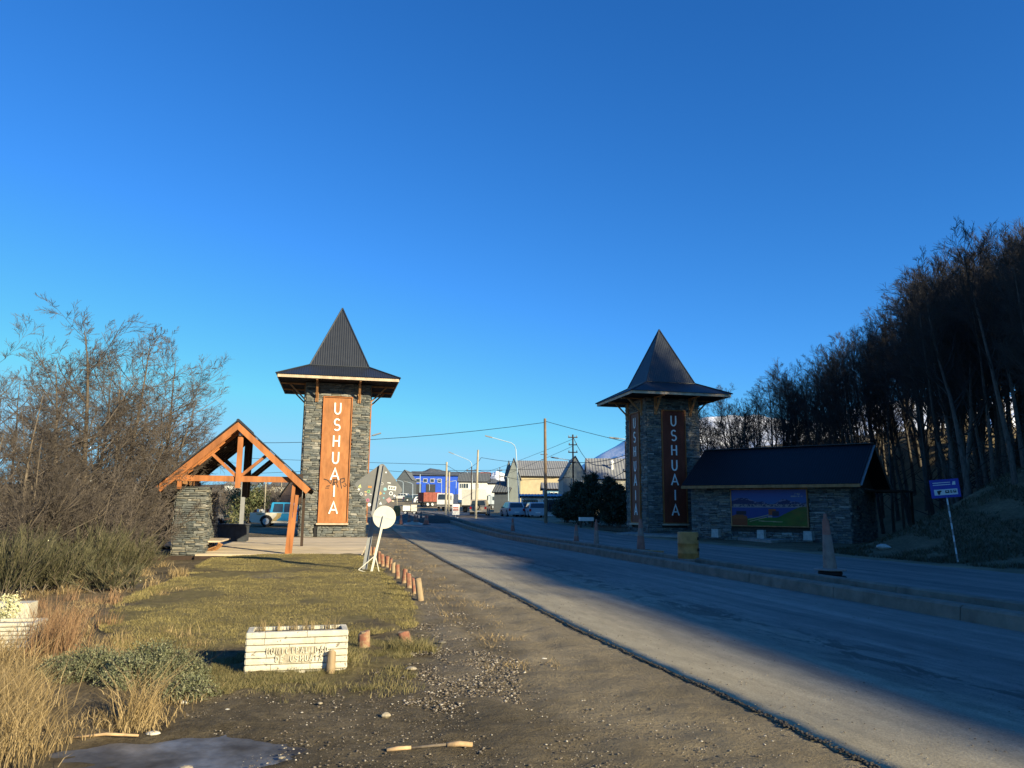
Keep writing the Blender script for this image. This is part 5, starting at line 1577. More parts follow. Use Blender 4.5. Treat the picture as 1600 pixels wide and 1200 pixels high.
# ------------------------------------------------------------------ town buildings
def wallmat(nm, c, ribs=0): return simple(nm, c, .75, .14, 1.5)
def gable(name, label, x0, x1, yb, Y, ydeep, hw_, hr, wallm, roofm, rz=0.0, base=None, over=.35, cat='building', wins=None, ridge='x', doors=None, gablem=None, z0=None):
    """a house: front wall from pixel column x0 to x1, at distance Y, ydeep deep; hw_ wall height, hr roof rise"""
    a = at(x0, 790, Y); b = at(x1, 790, Y + math.tan(rz) * (x1 - x0) * Y / 1200)
    W_ = math.hypot(b.x - a.x, b.y - a.y); r = math.atan2(b.y - a.y, b.x - a.x)
    z = z0 if z0 is not None else Hs(a.x, a.y)
    t = empty(name, (a.x, a.y, z), r, label, cat)
    MB().b2((0, 0, -1.5), (W_, ydeep, hw_)).build('wall', wallm, t)
    if ridge == 'x':
        for s in (-1, 1):
            yo = -over if s < 0 else ydeep + over
            ez_ = hw_ - over * hr / (ydeep / 2)
            m = MB(); ribbed(m, (-over, yo, ez_ + .12), (W_ + over, yo, ez_ + .12), (-over, ydeep / 2, hw_ + hr + .12), (W_ + over, ydeep / 2, hw_ + hr + .12), max(.35, W_ / 60), .05); m.build('roof', roofm, t)
            MB().add([(-over, yo, ez_), (W_ + over, yo, ez_), (W_ + over, ydeep / 2, hw_ + hr), (-over, ydeep / 2, hw_ + hr)], [(0, 1, 2, 3)]).build('roof_underside', M['soffit'], t)
        for xx_ in (0, W_): MB().add([(xx_, 0, hw_ - .02), (xx_, ydeep, hw_ - .02), (xx_, ydeep / 2, hw_ + hr - .02)], [(0, 1, 2)]).build('gable_end', gablem or wallm, t)
    else:
        for s in (-1, 1):
            xo = -over if s < 0 else W_ + over
            ez_ = hw_ - over * hr / (W_ / 2)
            m = MB(); ribbed(m, (xo, -over, ez_ + .1), (xo, ydeep + over, ez_ + .1), (W_ / 2, -over, hw_ + hr + .1), (W_ / 2, ydeep + over, hw_ + hr + .1), .5, .05); m.build('roof', roofm, t)
        for yy_ in (0, ydeep): MB().add([(0, yy_, hw_ - .02), (W_, yy_, hw_ - .02), (W_ / 2, yy_, hw_ + hr - .02)], [(0, 1, 2)]).build('gable_end', gablem or wallm, t)
    for (u0_, u1_, z0_, z1_) in (wins or []):
        f = MB().b2((u0_ * W_ - .08, -.10, z0_ - .08), (u1_ * W_ + .08, .02, z1_ + .08)).build('window', M['white'], t)
        MB().b2((u0_ * W_, -.13, z0_), (u1_ * W_, -.105, z1_)).build('pane', M['glass'], f)
    for (u0_, u1_, z0_, z1_) in (doors or []):
        MB().b2((u0_ * W_, -.10, z0_), (u1_ * W_, .02, z1_)).build('door', M['darkconcrete'], t)
    t['W'] = W_
    return t
M['wblue'] = wallmat('cobalt_blue_cladding', (.02, .085, .52)); M['rgrey'] = wallmat('mid_grey_metal_roof', (.12, .13, .135)); M['dgrey'] = wallmat('dark_grey_cladding', (.085, .10, .115))
M['beige'] = wallmat('beige_plaster', (.46, .385, .25)); M['lgrey'] = wallmat('light_grey_corrugated_roof', (.22, .225, .23)); M['ggrey'] = wallmat('grey_green_wall', (.20, .225, .22)); M['cream'] = wallmat('cream_wall', (.62, .57, .44))
M['brown'] = wallmat('brown_boards', (.14, .10, .085)); M['wwall'] = wallmat('white_wall', (.68, .67, .63)); M['orroof'] = wallmat('orange_roof', (.38, .12, .06)); M['pblue'] = wallmat('pale_blue_wall', (.16, .30, .42))
bw = gable('blue_warehouse', 'long cobalt blue warehouse with a grey roof and small white windows, in the distance', 643, 764, 772, 225, 18, 5.4, 1.5, M['wblue'], M['rgrey'], rz=.12,
           wins=[(.05, .10, 3.5, 4.4), (.145, .19, 3.5, 4.4), (.235, .28, 3.5, 4.4), (.33, .375, 3.5, 4.4)], doors=[(-.0, .12, 0, 2.9), (.18, .30, 0, 2.9)])
gable('dark_gabled_hall', 'dark grey gabled hall joined to the left end of the blue warehouse', 619, 642, 772, 214, 22, 4.4, 2.6, M['dgrey'], M['rgrey'], ridge='y', over=.2)
gable('white_house', 'white house with a grey roof, behind the pale poles in the town', 716, 762, 775, 178, 9, 3.4, 2.0, M['wwall'], M['rgrey'], wins=[(.05, .09, 1.9, 2.9), (.11, .15, 1.9, 2.9), (.17, .24, 1.9, 2.9), (.26, .33, 1.9, 2.9), (.6, .68, 1.9, 2.9)], z0=4.6)
gable('orange_roofed_shed', 'low building with an orange roof right of the blue warehouse', 751, 764, 752, 200, 5, 3.0, .8, M['dgrey'], M['orroof'], z0=7.4)
gable('white_cube_house', 'small white wall gap building left of the dark shed', 763, 776, 778, 165, 6, 3.2, .3, M['wwall'], M['rgrey'], z0=3.9)
gable('dark_shed', 'dark shed with a sloping roof left of the beige hall', 772, 793, 790, 118, 7, 3.0, 1.6, M['dgrey'], M['rgrey'], rz=-.2)
bh = gable('beige_hall', 'beige plastered hall with a large grey corrugated roof, behind the tall lamp post', 813, 892, 790, 122, 13, 5.6, 2.7, M['beige'], M['lgrey'], rz=.05, gablem=M['dgrey'],
           wins=[(.05, .12, 1.2, 2.4), (.2, .27, 1.2, 2.4)], doors=[(.45, .62, 0, 2.3)])
gable('slate_gable_house', 'blue-grey house with a steep gable at the left end of the beige hall', 792, 813, 790, 119, 12, 5.2, 3.0, M['ggrey'], M['lgrey'], ridge='y', over=.15)
gable('small_gable_house', 'narrow grey gable peeking out left of the beige hall', 788, 801, 790, 131, 8, 5.8, 2.6, M['ggrey'], M['lgrey'], ridge='y', over=.1)
gg_ = gable('grey_house', 'grey house with a broad metal roof and a white chimney, left of the shaded tower', 919, 1010, 790, 92, 8, 4.3, 2.6, M['cream'], M['lgrey'], rz=-.05, gablem=M['ggrey'], over=.15)
gable('grey_gable_wing', 'tall shaded gable wing at the left of the grey house', 880, 919, 790, 91, 9, 4.4, 2.5, M['ggrey'], M['lgrey'], ridge='y', over=.12, wins=[(.38, .42, 3.2, 4.3), (.55, .8, 2.6, 4.0)])
ch = MB().lathe((3.0, 1.8, 4.4), [(.16, 0), (.16, 1.9), (.24, 2.0), (.05, 2.35)], 8).build('chimney', M['white'], gg_)
gw = gable('glazed_lean_to', 'low pale building with a row of tall windows behind the parked cars', 815, 880, 800, 88, 5, 2.1, .25, M['wwall'], M['pblue'], rz=.0, wins=[(.02 + i * .055, .06 + i * .055, .5, 1.8) for i in range(7)] + [(.52 + i * .055, .56 + i * .055, .5, 1.8) for i in range(8)])
gable('pale_blue_annexe', 'small pale blue annexe in front of the beige hall', 850, 884, 790, 104, 5, 3.3, .8, M['pblue'], M['lgrey'], wins=[(.3, .4, 1.5, 2.8), (.5, .6, 1.5, 2.8), (.72, .8, 1.5, 2.8)])
# houses on the slope seen through the shelter
gable('white_hill_house', 'white hillside house seen through the shelter, right of the thin pole', 420, 447, 777, 230, 8, 3.0, 1.4, M['wwall'], M['rgrey'], z0=5.0, wins=[(.5, .6, 1.2, 2.2)])
gable('cream_hill_house', 'small cream house seen through the shelter, left of the white one', 406, 419, 779, 226, 7, 2.6, 1.2, M['cream'], M['rgrey'], z0=4.6, wins=[(.4, .6, .9, 1.7)])
gable('blue_hill_house', 'tiny pale blue house at the left of the hillside houses', 388, 399, 772, 240, 6, 2.6, 1.0, M['pblue'], M['rgrey'], z0=6.0)
gable('pale_hill_house', 'pale house seen over the stone wall of the shelter', 349, 372, 775, 235, 8, 2.4, 1.2, M['wwall'], M['lgrey'], z0=6.0)
gable('brown_shed', 'brown board shed with a sloping roof behind the pickup truck', 438, 474, 800, 64, 5, 2.2, 1.4, M['brown'], M['dgrey'], ridge='y', over=.2)
for i, (px, Y, z0, mm, rm) in enumerate([(120, 260, 8, 'wwall', 'rgrey'), (215, 250, 7.5, 'pblue', 'lgrey'), (30, 240, 7, 'cream', 'rgrey')]):
    gable('far_house', ['far white house glimpsed through the bare trees at the left', 'far pale blue house glimpsed between the trees and the shelter', 'far cream house behind the trees near the left edge'][i], px, px + 30, 775, Y, 7, 2.8, 1.5, M[mm], M[rm], z0=z0)

# ------------------------------------------------------------------ poles, lamps, wires
M['polewood'] = simple('brown_pole_wood', (.20, .14, .09), .85, .25, 2, .3, 20)
M['polepale'] = simple('pale_pole_wood', (.42, .37, .27), .85, .2, 2, .2, 20)
M['lampblue'] = simple('pale_blue_grey_lamp_paint', (.42, .52, .60), .5, .08, 4)
def pole(name, label, bx, by, tx, ty, Y, r, mat, cat='pole', arms=None, extra=None, group=None):
    b = at(bx, by, Y); tt = at(tx, ty, Y)
    z = Hs(b.x, b.y)
    t = empty(name, (b.x, b.y, z), 0, label, cat, group)
    MB().tube([(0, 0, -.4), (tt.x - b.x, tt.y - b.y, tt.z - z)], [r, r * .72], 8).build('pole_shaft', mat, t)
    for (u_, dz_, w_) in (arms or []):
        zc_ = tt.z - z - dz_; xc = (tt.x - b.x)
        MB().b2((xc - w_ / 2 + u_, -.05, zc_ - .05), (xc + w_ / 2 + u_, .05, zc_ + .05)).build('cross_arm', M['darkwood'], t)
        for q_ in (-.42, 0, .42):
            MB().lathe((xc + u_ + q_ * w_, 0, zc_ + .05), [(.03, 0), (.06, .05), (.06, .12), (.02, .16)], 6).build('insulator', M['greymetal'], t)
    return t, tt
def lamp(label, bx, by, tx, ty, Y, arm, r=.075, group='street lamps with long arms'):
    b = at(bx, by, Y); z = Hs(b.x, b.y)
    t = empty('street_lamp', (b.x, b.y, z), 0, label, 'street lamp', group)
    tp = at(tx, ty, Y) - Vector((b.x, b.y, z))
    ps = [at(ax, ay, Y) - Vector((b.x, b.y, z)) for ax, ay in arm]
    MB().tube([(0, 0, -.3), tp * .5, tp], [r, r * .8, r * .7], 8).build('lamp_post', M['lampblue'], t)
    MB().tube([tp] + ps, [r * .65] * (len(ps) + 1), 6).build('arm', M['lampblue'], t)
    e1 = ps[-1]; dd = (ps[-1] - ps[-2]).normalized()
    MB().beam(e1 - dd * .1, e1 + dd * .75, .28, .12).build('lamp_head', M['greymetal'], t)
lamp('tall street lamp with its arm reaching left over the road, before the beige hall', 813, 808, 806, 702, 86, [(804, 696), (799, 692), (768, 683.5)])
lamp('second street lamp, its arm to the left, beside the pale leaning pole', 739, 800, 737, 725, 118, [(735, 721), (730, 718), (708, 709)])
lamp('pale blue lamp post standing against the grey gable wing', 897, 800, 896, 720, 84, [(894, 718), (890, 719), (871, 716)])
lamp('lamp whose arm shows just above the tree-side shoulder of the shaded tower', 985, 800, 984, 692, 70, [(981, 688), (975, 686), (965, 685)])
lamp('lamp hidden by the sunlit tower except for its arm at the right', 560, 805, 562, 686, 78, [(565, 684), (572, 683.5), (584, 680)])
lamp('thin lamp in front of the slate gable house', 795, 790, 794, 748, 112, [(792, 745), (787, 745)], .06)
lamp('small lamp before the white house with its head to the left', 711, 797, 713, 752, 130, [(712, 751), (706, 752)], .07)
for i, (px, ty, Y, ax) in enumerate([(630, 754, 180, 621), (645, 757, 172, 636), (671, 757, 188, 662), (690, 753, 175, 682)]):
    lamp('far street lamp on the warehouse yard, ' + ['by the dark hall', 'second from the left', 'before the blue wall', 'nearest the pale pole pair'][i], px, 778, px, ty, Y, [(px - 2, ty - 2), (ax, ty - 4)], .07)
pole('utility_pole', 'tall brown wooden pole left of the shaded tower and parked by the cars', 853, 812, 851.5, 654, 66, .15, M['polewood'])
pole('utility_pole', 'pale leaning wooden pole beside the beige off-road car', 743, 808, 747, 703, 74, .12, M['polepale'])
pole('utility_pole', 'left one of the pair of pale poles before the white truck', 696.5, 801, 698, 722, 90, .15, M['polepale'], group='pair of pale poles')
pole('utility_pole', 'right, shorter one of the pair of pale poles', 701, 801, 702, 738, 92, .13, M['polepale'], group='pair of pale poles')
pole('utility_pole', 'thin dark pole right of the pale pair, with wires at its top', 736.5, 806, 737, 729, 88, .08, M['darkwood'], arms=[(0, .5, 1.2)])
pole('power_pole', 'dark multi-armed power pole above the grey gable wing', 896, 770, 895, 679, 82, .11, M['darkwood'], arms=[(0, .3, 1.0), (0, 1.1, .9), (0, 1.9, 1.0), (0, 3.0, .6)])
pole('power_pole', 'far thin power pole seen over the beige hall roof', 850, 760, 850, 705, 140, .08, M['darkwood'], arms=[(0, .6, 1.3), (0, 1.6, 1.0)])
pole('utility_pole', 'thin dark pole with a transformer close to the left edge of the shaded tower', 980, 815, 977, 690, 62, .07, M['darkwood'], arms=[(0, 2.4, .4)])
pole('utility_pole', 'thin dark pole in front of the orange-roofed shed', 781, 790, 781, 730, 120, .07, M['darkwood'], arms=[(0, .5, .8)])
pole('flag_pole', 'pale blue mast before the right half of the blue warehouse', 730, 775, 730, 738, 200, .12, M['lampblue'])
pole('flag_pole', 'pale mast before the left half of the blue warehouse', 656, 778, 656.5, 741, 200, .12, M['lampblue'])
pole('utility_pole', 'thin pale pole seen through the shelter above the pickup truck', 413, 805, 415.5, 752, 62, .07, M['polepale'])
pole('utility_pole', 'short thin pole seen through the shelter, right of the thin pale one', 440, 790, 440, 752, 110, .07, M['polepale'])
pole('post', 'thin pale post in the yard left of the traffic cones', 620.5, 790, 620.5, 766, 130, .07, M['polepale'])
def wire(label, pts, sag=.3, r=.014):
    """pts: (px, py, Y)"""
    P_ = [at(*q_) for q_ in pts]
    m = MB()
    for a, b in zip(P_[:-1], P_[1:]):
        L = (b - a).length
        m.tube([a.lerp(b, t / 10) - Vector((0, 0, sag * L * .02 * 4 * (t / 10) * (1 - t / 10))) for t in range(11)], r, 4)
    o = m.build('overhead_wire', M['black']); tag(o, label, 'wire', 'overhead wires')
wire('long wire rising right from behind the sunlit tower to the tall brown pole', [(330, 691, 70), (851.5, 660, 66)], 1.0, .022)
wire('wire from the tall brown pole over to the shaded tower', [(851.5, 658, 66), (985, 692, 62)], .3, .02)
wire('level wire passing behind the sunlit tower to the pale pole pair', [(390, 716, 95), (698, 726, 90)], .1, .022)
wire('lower wire passing over the blue warehouse to the pale pole pair', [(390, 740, 95), (560, 732, 92), (698, 742, 92)], .1, .022)
wire('wire looping down between the pale pair and the thin dark pole', [(698, 727, 90), (720, 740, 89), (747, 722, 76)], .2, .02)
wire('wire from the pale leaning pole to the tall lamp', [(747, 722, 74), (752, 715, 74), (806, 722, 86)], .2, .02)
wire('wire crossing behind the tall lamp toward the power pole', [(700, 735, 92), (806, 734, 90), (895, 730, 84)], .2, .022)
wire('thin wire climbing from the town up to the power pole', [(752, 740, 120), (895, 686, 82)], .2, .02)
wire('second thin wire climbing up to the power pole', [(760, 752, 125), (895, 697, 82)], .2, .02)
wire('slack wire swinging down from the power pole to the transformer pole', [(896, 684, 82), (922, 724, 74), (978, 716, 62)], 1.6, .03)
wire('wire running across the grey roof to the transformer pole', [(897, 722, 84), (978, 711, 62)], .6, .03)
wire('lower wire crossing the front of the grey house', [(920, 752, 80), (978, 735, 62)], 1.0, .03)
wire('wire over the beige hall wall', [(740, 733, 88), (812, 750, 90), (895, 745, 84)], .3, .02)

# ------------------------------------------------------------------ town clutter
cones = [(626.5, 811, 9), (639, 812, 12), (648, 812, 12), (652, 809, 10), (658, 806, 13), (667, 811, 12), (636, 806, 7), (665, 809, 7)]
for i, (px, py, hp) in enumerate(cones):
    d = ray(px, py); p = G(px, py)
    p = at(px, py, 62 if py > 808 else 70); z = Hs(p.x, p.y)
    tube_cone(Vector((p.x, p.y, z)), max(.75, hp * p.y / 1200), .16, ['pale cone at the left end of the works', 'orange cone by the site trailer', 'red cone right of the trailer wheel', 'short orange cone behind the red one', 'tall orange cone, second from the right', 'orange cone at the right end of the works', 'small cone beside the yellow drum', 'small cone behind the right end one'][i] + ', far down the road', 0, True, 0, group='cones at the road works')
p = at(620, 803, 72); yd = empty('traffic_drum', (p.x, p.y, Hs(p.x, p.y)), 0, 'yellow drum at the road works, left of the site trailer', 'drum')
MB().lathe((0, 0, 0), [(.3, 0), (.33, .05), (.33, .8), (.36, .85), (.28, 1.15), (.2, 1.2)], 14).build('drum_body', M['drum'], yd)
p = at(712, 805, 74); wb_ = empty('works_sign', (p.x, p.y, Hs(p.x, p.y)), .1, 'white road works board with pink lettering, beside the pale leaning pole', 'sign')
MB().b2((-.35, -.03, .35), (.35, .03, 1.35)).build('panel', M['white'], wb_)
for z in (.95, .75): MB().b2((-.26, -.036, z), (.26, -.031, z + .12)).build('text_line', M['redpaint'], wb_)
MB().b2((-.25, -.2, -.02), (.25, .2, .12)).build('foot', M['white'], wb_); MB().b2((-.04, -.025, .1), (.04, .025, .35)).build('leg', M['greymetal'], wb_)
p = at(916, 818, 60); wt = empty('white_trough', (p.x, p.y, Hs(p.x, p.y)), thx, 'white trough on short legs across the road before the dark firs', 'trough')
MB().b2((-.55, -.2, .5), (.55, .2, .78)).build('trough_box', M['white'], wt)
for sx in (-.45, .45): MB().b2((sx - .05, -.1, -.05), (sx + .05, .1, .5)).build('leg', M['darkwood'], wt)
# low picket fence
fa, fb_ = at(934, 832, 57), at(981, 833, 52)
n = 26
pf = empty('picket_fence', (fa.x, fa.y, 0), math.atan2(fb_.y - fa.y, fb_.x - fa.x), 'low dark picket fence between the firs and the shaded tower', 'fence')
Lf = math.hypot(fb_.x - fa.x, fb_.y - fa.y)
for i in range(n):
    x = Lf * i / (n - 1); hgt = .62 + random.uniform(-.05, .05)
    MB().b2((x - .035, -.012, -.1), (x + .035, .012, hgt)).build('picket', M['darkwood'], pf)
for z in (.2, .48): MB().b2((0, .013, z), (Lf, .04, z + .06)).build('rail', M['darkwood'], pf)
# rubble heaps at the road works
def heap(label, px, py, Y, w_, h_, mat, seed):
    p = at(px, py, Y); z = Hs(p.x, p.y)
    xs = np.linspace(-1, 1, 24); X, Yq = np.meshgrid(xs, xs)
    r = np.hypot(X, Yq); Z = np.clip(1 - r, 0, 1) ** .8 * (h_ * (.7 + .6 * fbm(X * 3 + seed, Yq * 3, seed))) - .05
    idx = np.arange(X.size).reshape(X.shape); F = np.stack([idx[:-1, :-1], idx[:-1, 1:], idx[1:, 1:], idx[1:, :-1]], -1).reshape(-1, 4)
    me = np_mesh('soil_heap', np.stack([X * w_, Yq * w_ * .7, Z], -1).reshape(-1, 3), F, mat, True)
    o = link('soil_heap', me); o.location = (p.x, p.y, z); tag(o, label, 'heap')
heap('dark soil heap at the far end of the median', 682, 812, 66, 2.6, .7, M['soil'], 3)
heap('brown soil heap behind the orange cones', 634, 808, 70, 1.6, .6, M['rubble'], 5)
heap('pale soil heap between the cones', 646, 812, 62, 1.0, .35, M['pg'], 6)
heap('low soil bank under the parked beige off-road car', 742, 811, 78, 3.2, .35, M['soil'], 8)

# ------------------------------------------------------------------ leafy plants
def leafcloud(name, mat, V0, size, g_, parent=None, kind=None, long=2.2, up=None):
    """many small leaves at points V0"""
    n = len(V0)
    d = g_.normal(size=(n, 3)); d /= np.linalg.norm(d, axis=1, keepdims=True)
    if up is not None: d = d * (1 - up[1]) + np.array(up[0]) * up[1]
    s = np.cross(d, g_.normal(size=(n, 3))); s /= np.linalg.norm(s, axis=1, keepdims=True) + 1e-9
    L = (size * (.6 + .8 * g_.random(n)))[:, None]
    A = V0 - s * L * .5 / long; B = V0 + s * L * .5 / long; T = V0 + d * L
    V = np.stack([A, B, T], 1).reshape(-1, 3); F = np.arange(3 * n).reshape(-1, 3)
    rnd = np.repeat(g_.random(n), 3)
    me = np_mesh(name, V, F, mat, False, {'rnd': ('FLOAT', rnd)})
    o = link(name, me, parent)
    return tag(o, kind=kind) if kind else o
def leafmat(name, a, b, c=None):
    q = N(name); r = q.attr('rnd')
    o = q.ramp(r, [(0, a), (.6, b), (1, c or b)])
    n1 = q.noise(1.2, 3, q.world())
    o = q.mix(1.0, o, q.ramp(n1, [(.3, .7), (.7, 1.25)]), 'MULTIPLY')
    q.col(o); q.rough(.75); return q.m
M['fir'] = leafmat('dark_fir_needles', (.018, .03, .018), (.04, .06, .035))
M['juniper'] = leafmat('grey_green_juniper', (.07, .08, .04), (.15, .16, .085), (.24, .235, .145))
M['broom'] = leafmat('green_broom_stems', (.045, .047, .025), (.105, .10, .052), (.19, .168, .09))
M['drygrass'] = leafmat('dry_straw_grass', (.16, .115, .055), (.29, .21, .10), (.46, .345, .185))
M['reddry'] = leafmat('reddish_dry_stalks', (.15, .085, .045), (.28, .165, .09), (.40, .27, .15))
M['turf'] = leafmat('short_olive_turf', (.11, .095, .034), (.23, .19, .07), (.37, .30, .13))
M['greengrass'] = leafmat('green_grass_tufts', (.08, .08, .03), (.18, .155, .065), (.32, .26, .13))
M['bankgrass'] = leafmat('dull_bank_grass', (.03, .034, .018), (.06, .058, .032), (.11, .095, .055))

def fir(px, py, Y, hgt, rad, label, dens=9000, wide=1.0):
    p = at(px, py, Y); g_ = np.random.default_rng(int(px))
    t = empty('conifer', (p.x, p.y, Hs(p.x, p.y)), 0, label, 'tree')
    MB().tube([(0, 0, -.2), (0, 0, hgt * .95)], [.12, .02], 6).build('trunk', M['bark_dark'], t)
    T = np.zeros((1, 6, 3)); T[0, :, 2] = np.linspace(.2, hgt, 6); TR = np.linspace(.1, .02, 6)[None]
    B, r = spawn(T, TR, 70, .02, 1, 1, 78, (0, 0, .10), 5, .4, g_, absL=rad)
    f = 1 - B[:, 0, 2] / hgt
    B = B[:, :1] + (B - B[:, :1]) * (.25 + .95 * f ** .7)[:, None, None]
    v, fc = tubes(B, r * .6, 3)
    link('branches', np_mesh('branches', v, fc, M['bark_dark']), t)
    i = g_.integers(0, len(B), dens); s = g_.random(dens) ** .7 * 4; i0 = np.minimum(s.astype(int), 3); ff = (s - i0)[:, None]
    V0 = B[i, i0] * (1 - ff) + B[i, i0 + 1] * ff + g_.normal(size=(dens, 3)) * .13
    leafcloud('foliage', M['fir'], V0, .22, g_, t)
fir(905, 822, 64, 3.2, 1.9, 'dark wide fir at the left of the group across the road')
fir(925, 823, 63, 3.9, 2.0, 'tallest dark fir in the middle of the group across the road')
fir(952, 824, 61, 3.6, 1.8, 'dark fir right of the tallest one, by the picket fence')
fir(968, 825, 60, 3.0, 1.5, 'dark fir next to the left edge of the shaded tower')
fir(886, 819, 68, 2.2, 1.8, 'low dark bushy fir at the left end, behind the white trough')
M['bushgreen'] = leafmat('olive_bush_leaves', (.06, .08, .03), (.13, .14, .06), (.2, .18, .09))
def bush(px, py, Y, r, hgt, mat, label, n=5000, size=.16, cat='bush', name='bush'):
    p = at(px, py, Y); g_ = np.random.default_rng(int(px * 7))
    t = empty(name, (p.x, p.y, Hs(p.x, p.y)), 0, label, cat)
    c = g_.normal(size=(14, 3)) * [r * .42, r * .42, hgt * .16] + [0, 0, hgt * .55]
    i = g_.integers(0, 14, n)
    V0 = c[i] + g_.normal(size=(n, 3)) * [r * .22, r * .22, hgt * .15]
    V0[:, 2] = np.abs(V0[:, 2])
    leafcloud('foliage', M[mat], V0, size, g_, t)
    m = MB()
    for k in range(7): m.tube([(0, 0, -.1), tuple(c[k] * [1, 1, .9])], [.035, .01], 4)
    m.build('stems', M['bark'], t)
bush(387, 812, 62, 1.5, 3.2, 'bushgreen', 'olive green bush behind the shelter, left of the pickup truck', 5000, .2)
# broom clumps at the edge of the trees on the left
def broom(px, py, hgt, spread, label, n=900, seed=0, mat='broom'):
    p = G(px, py); g_ = np.random.default_rng(seed + int(px))
    t = empty('broom_shrub', (p.x, p.y, p.z), 0, label, 'shrub', 'green broom shrubs under the bare trees')
    nb_ = 34
    P0 = np.zeros((nb_, 5, 3)); d = g_.normal(size=(nb_, 3)) * spread; d[:, 2] = 1; d /= np.linalg.norm(d, axis=1, keepdims=True)
    P0[:, 0, :2] = g_.normal(size=(nb_, 2)) * .16
    for q in range(1, 5):
        P0[:, q] = P0[:, q - 1] + d * hgt / 4 * (.55 + .5 * g_.random((nb_, 1))); d = d + g_.normal(size=d.shape) * .06
    R0 = np.repeat(np.linspace(.012, .004, 5)[None], nb_, 0)
    v, f = tubes(P0, R0, 3)
    link('stems', np_mesh('stems', v, f, M['bark']), t)
    B, r = spawn(P0, R0, n // nb_ + 1, .1, 1, .42, 24, (0, 0, .16), 4, .5, g_)
    v, f = tubes(B, np.full(r.shape, .0045) * np.array([1, 1, .8, .4]), 3)
    me = np_mesh('green_twigs', v, f, M[mat], False, {'rnd': ('FLOAT', np.repeat(g_.random(len(B)), 12))})
    link('green_twigs', me, t)
    return t
BRL = ['broom shrub cut by the left edge, above the white planters', 'broom shrub with long arching stems just right of the left edge', 'dense broom shrub left of the pale fallen stick', 'broom shrub behind the reddish dry stalks', 'broom shrub in the middle of the tree belt', 'upright broom shrub near the lawn path', 'last broom shrub before the shelter pillar', 'small broom shrub behind the lawn corner', 'low grey broom shrub against the tree trunks']
for i, (px, py, hh, sp_) in enumerate([(8, 935, 1.35, .45), (48, 925, 1.2, .6), (92, 925, .95, .7), (120, 915, .9, .7), (150, 905, 1.25, .5), (185, 900, 1.2, .45), (215, 893, .85, .6), (175, 925, .7, .7), (70, 900, 1.3, .5)]):
    broom(px, py, hh, sp_, BRL[i], 950)
# bare shrubs and trees on the left
shr = [tree_meshes(200 + i, 2.6, .022, 'shrub', M['bark'], M['twig']) for i in range(3)]
SHL = ['near the left edge behind the broom', 'second from the left edge', 'between the two big left trees', 'behind the middle broom', 'at the foot of the tallest left tree', 'right of the tallest left tree', 'left of the shelter pillar', 'close behind the shelter pillar', 'beside the wheel-like dark gap by the pillar', 'far left background', 'left middle background', 'middle background', 'right middle background', 'right background behind the shelter', 'behind the pickup truck', 'left of the olive bush']
for i, (px, Y, s) in enumerate([(10, 17, 1.0), (55, 18, 1.0), (95, 19, 1.1), (135, 20, 1.0), (165, 21, 1.1), (195, 23, 1.1), (225, 25, 1.0), (246, 29, 1.1), (255, 34, 1.1), (20, 26, 1.3), (75, 28, 1.3), (125, 30, 1.4), (178, 32, 1.4), (225, 36, 1.4), (440, 70, 1.3), (360, 66, 1.3)]):
    p = at(px, 800, Y)
    place_tree('bare_shrub', shr[i % 3], (p.x, p.y, Hs(p.x, p.y) - .05), i * 1.3, s, 'leafless brown shrub, ' + SHL[i], 'shrub', 'leafless shrubs on the left')
for i in range(10):
    px = 340 + i * 13 + random.uniform(-4, 4); Y = 85 + random.uniform(0, 30)
    p = at(px, 795, Y)
    place_tree('bare_shrub', shr[i % 3], (p.x, p.y, Hs(p.x, p.y) - .05), i * 1.7, 1.6, 'far leafless thicket shrub seen through the open shelter', 'shrub', 'far thicket behind the shelter')
sprd = [tree_meshes(500 + i, 7.0, [.12, .10, .09, .11, .08][i], 'spread', M['bark'], M['twig']) for i in range(5)]
TL = [ # px, Y, height, variant, label
    (122, 24.0, 7.9, 0, 'tallest leafless tree of the left group, its top above all others'),
    (38, 18.0, 4.7, 1, 'pale-trunked leafless tree near the left edge, branching from low down'),
    (-35, 17.0, 5.6, 2, 'leafless tree mostly outside the left edge'),
    (205, 27.0, 8.2, 3, 'broad leafless tree leaning toward the shelter roof'),
    (168, 25.5, 7.0, 4, 'slim leafless tree between the tallest and the broad one'),
    (85, 23.0, 6.6, 3, 'leafless tree left of the tallest one'),
    (250, 31.0, 8.4, 1, 'leafless tree with long side twigs just behind the shelter'),
    (5, 25.0, 6.6, 4, 'leafless tree behind the pale-trunked one at the left edge'),
    (225, 37.0, 7.6, 2, 'leafless tree standing farther back behind the shelter roof'),
    (150, 34.0, 8.4, 1, 'leafless tree in the second row behind the tallest one'),
    (60, 33.0, 8.0, 0, 'leafless tree in the second row near the left edge'),
    (268, 42.0, 6.4, 0, 'small leafless tree glimpsed above the left roof slope'),
]
for i, (px, Y, hh, v_, lab) in enumerate(TL):
    p = at(px, 800, Y)
    place_tree('leafless_tree', sprd[v_], (p.x, p.y, Hs(p.x, p.y) - .05), i * 2.1, hh / 7.6, lab, 'tree', 'leafless trees on the left')

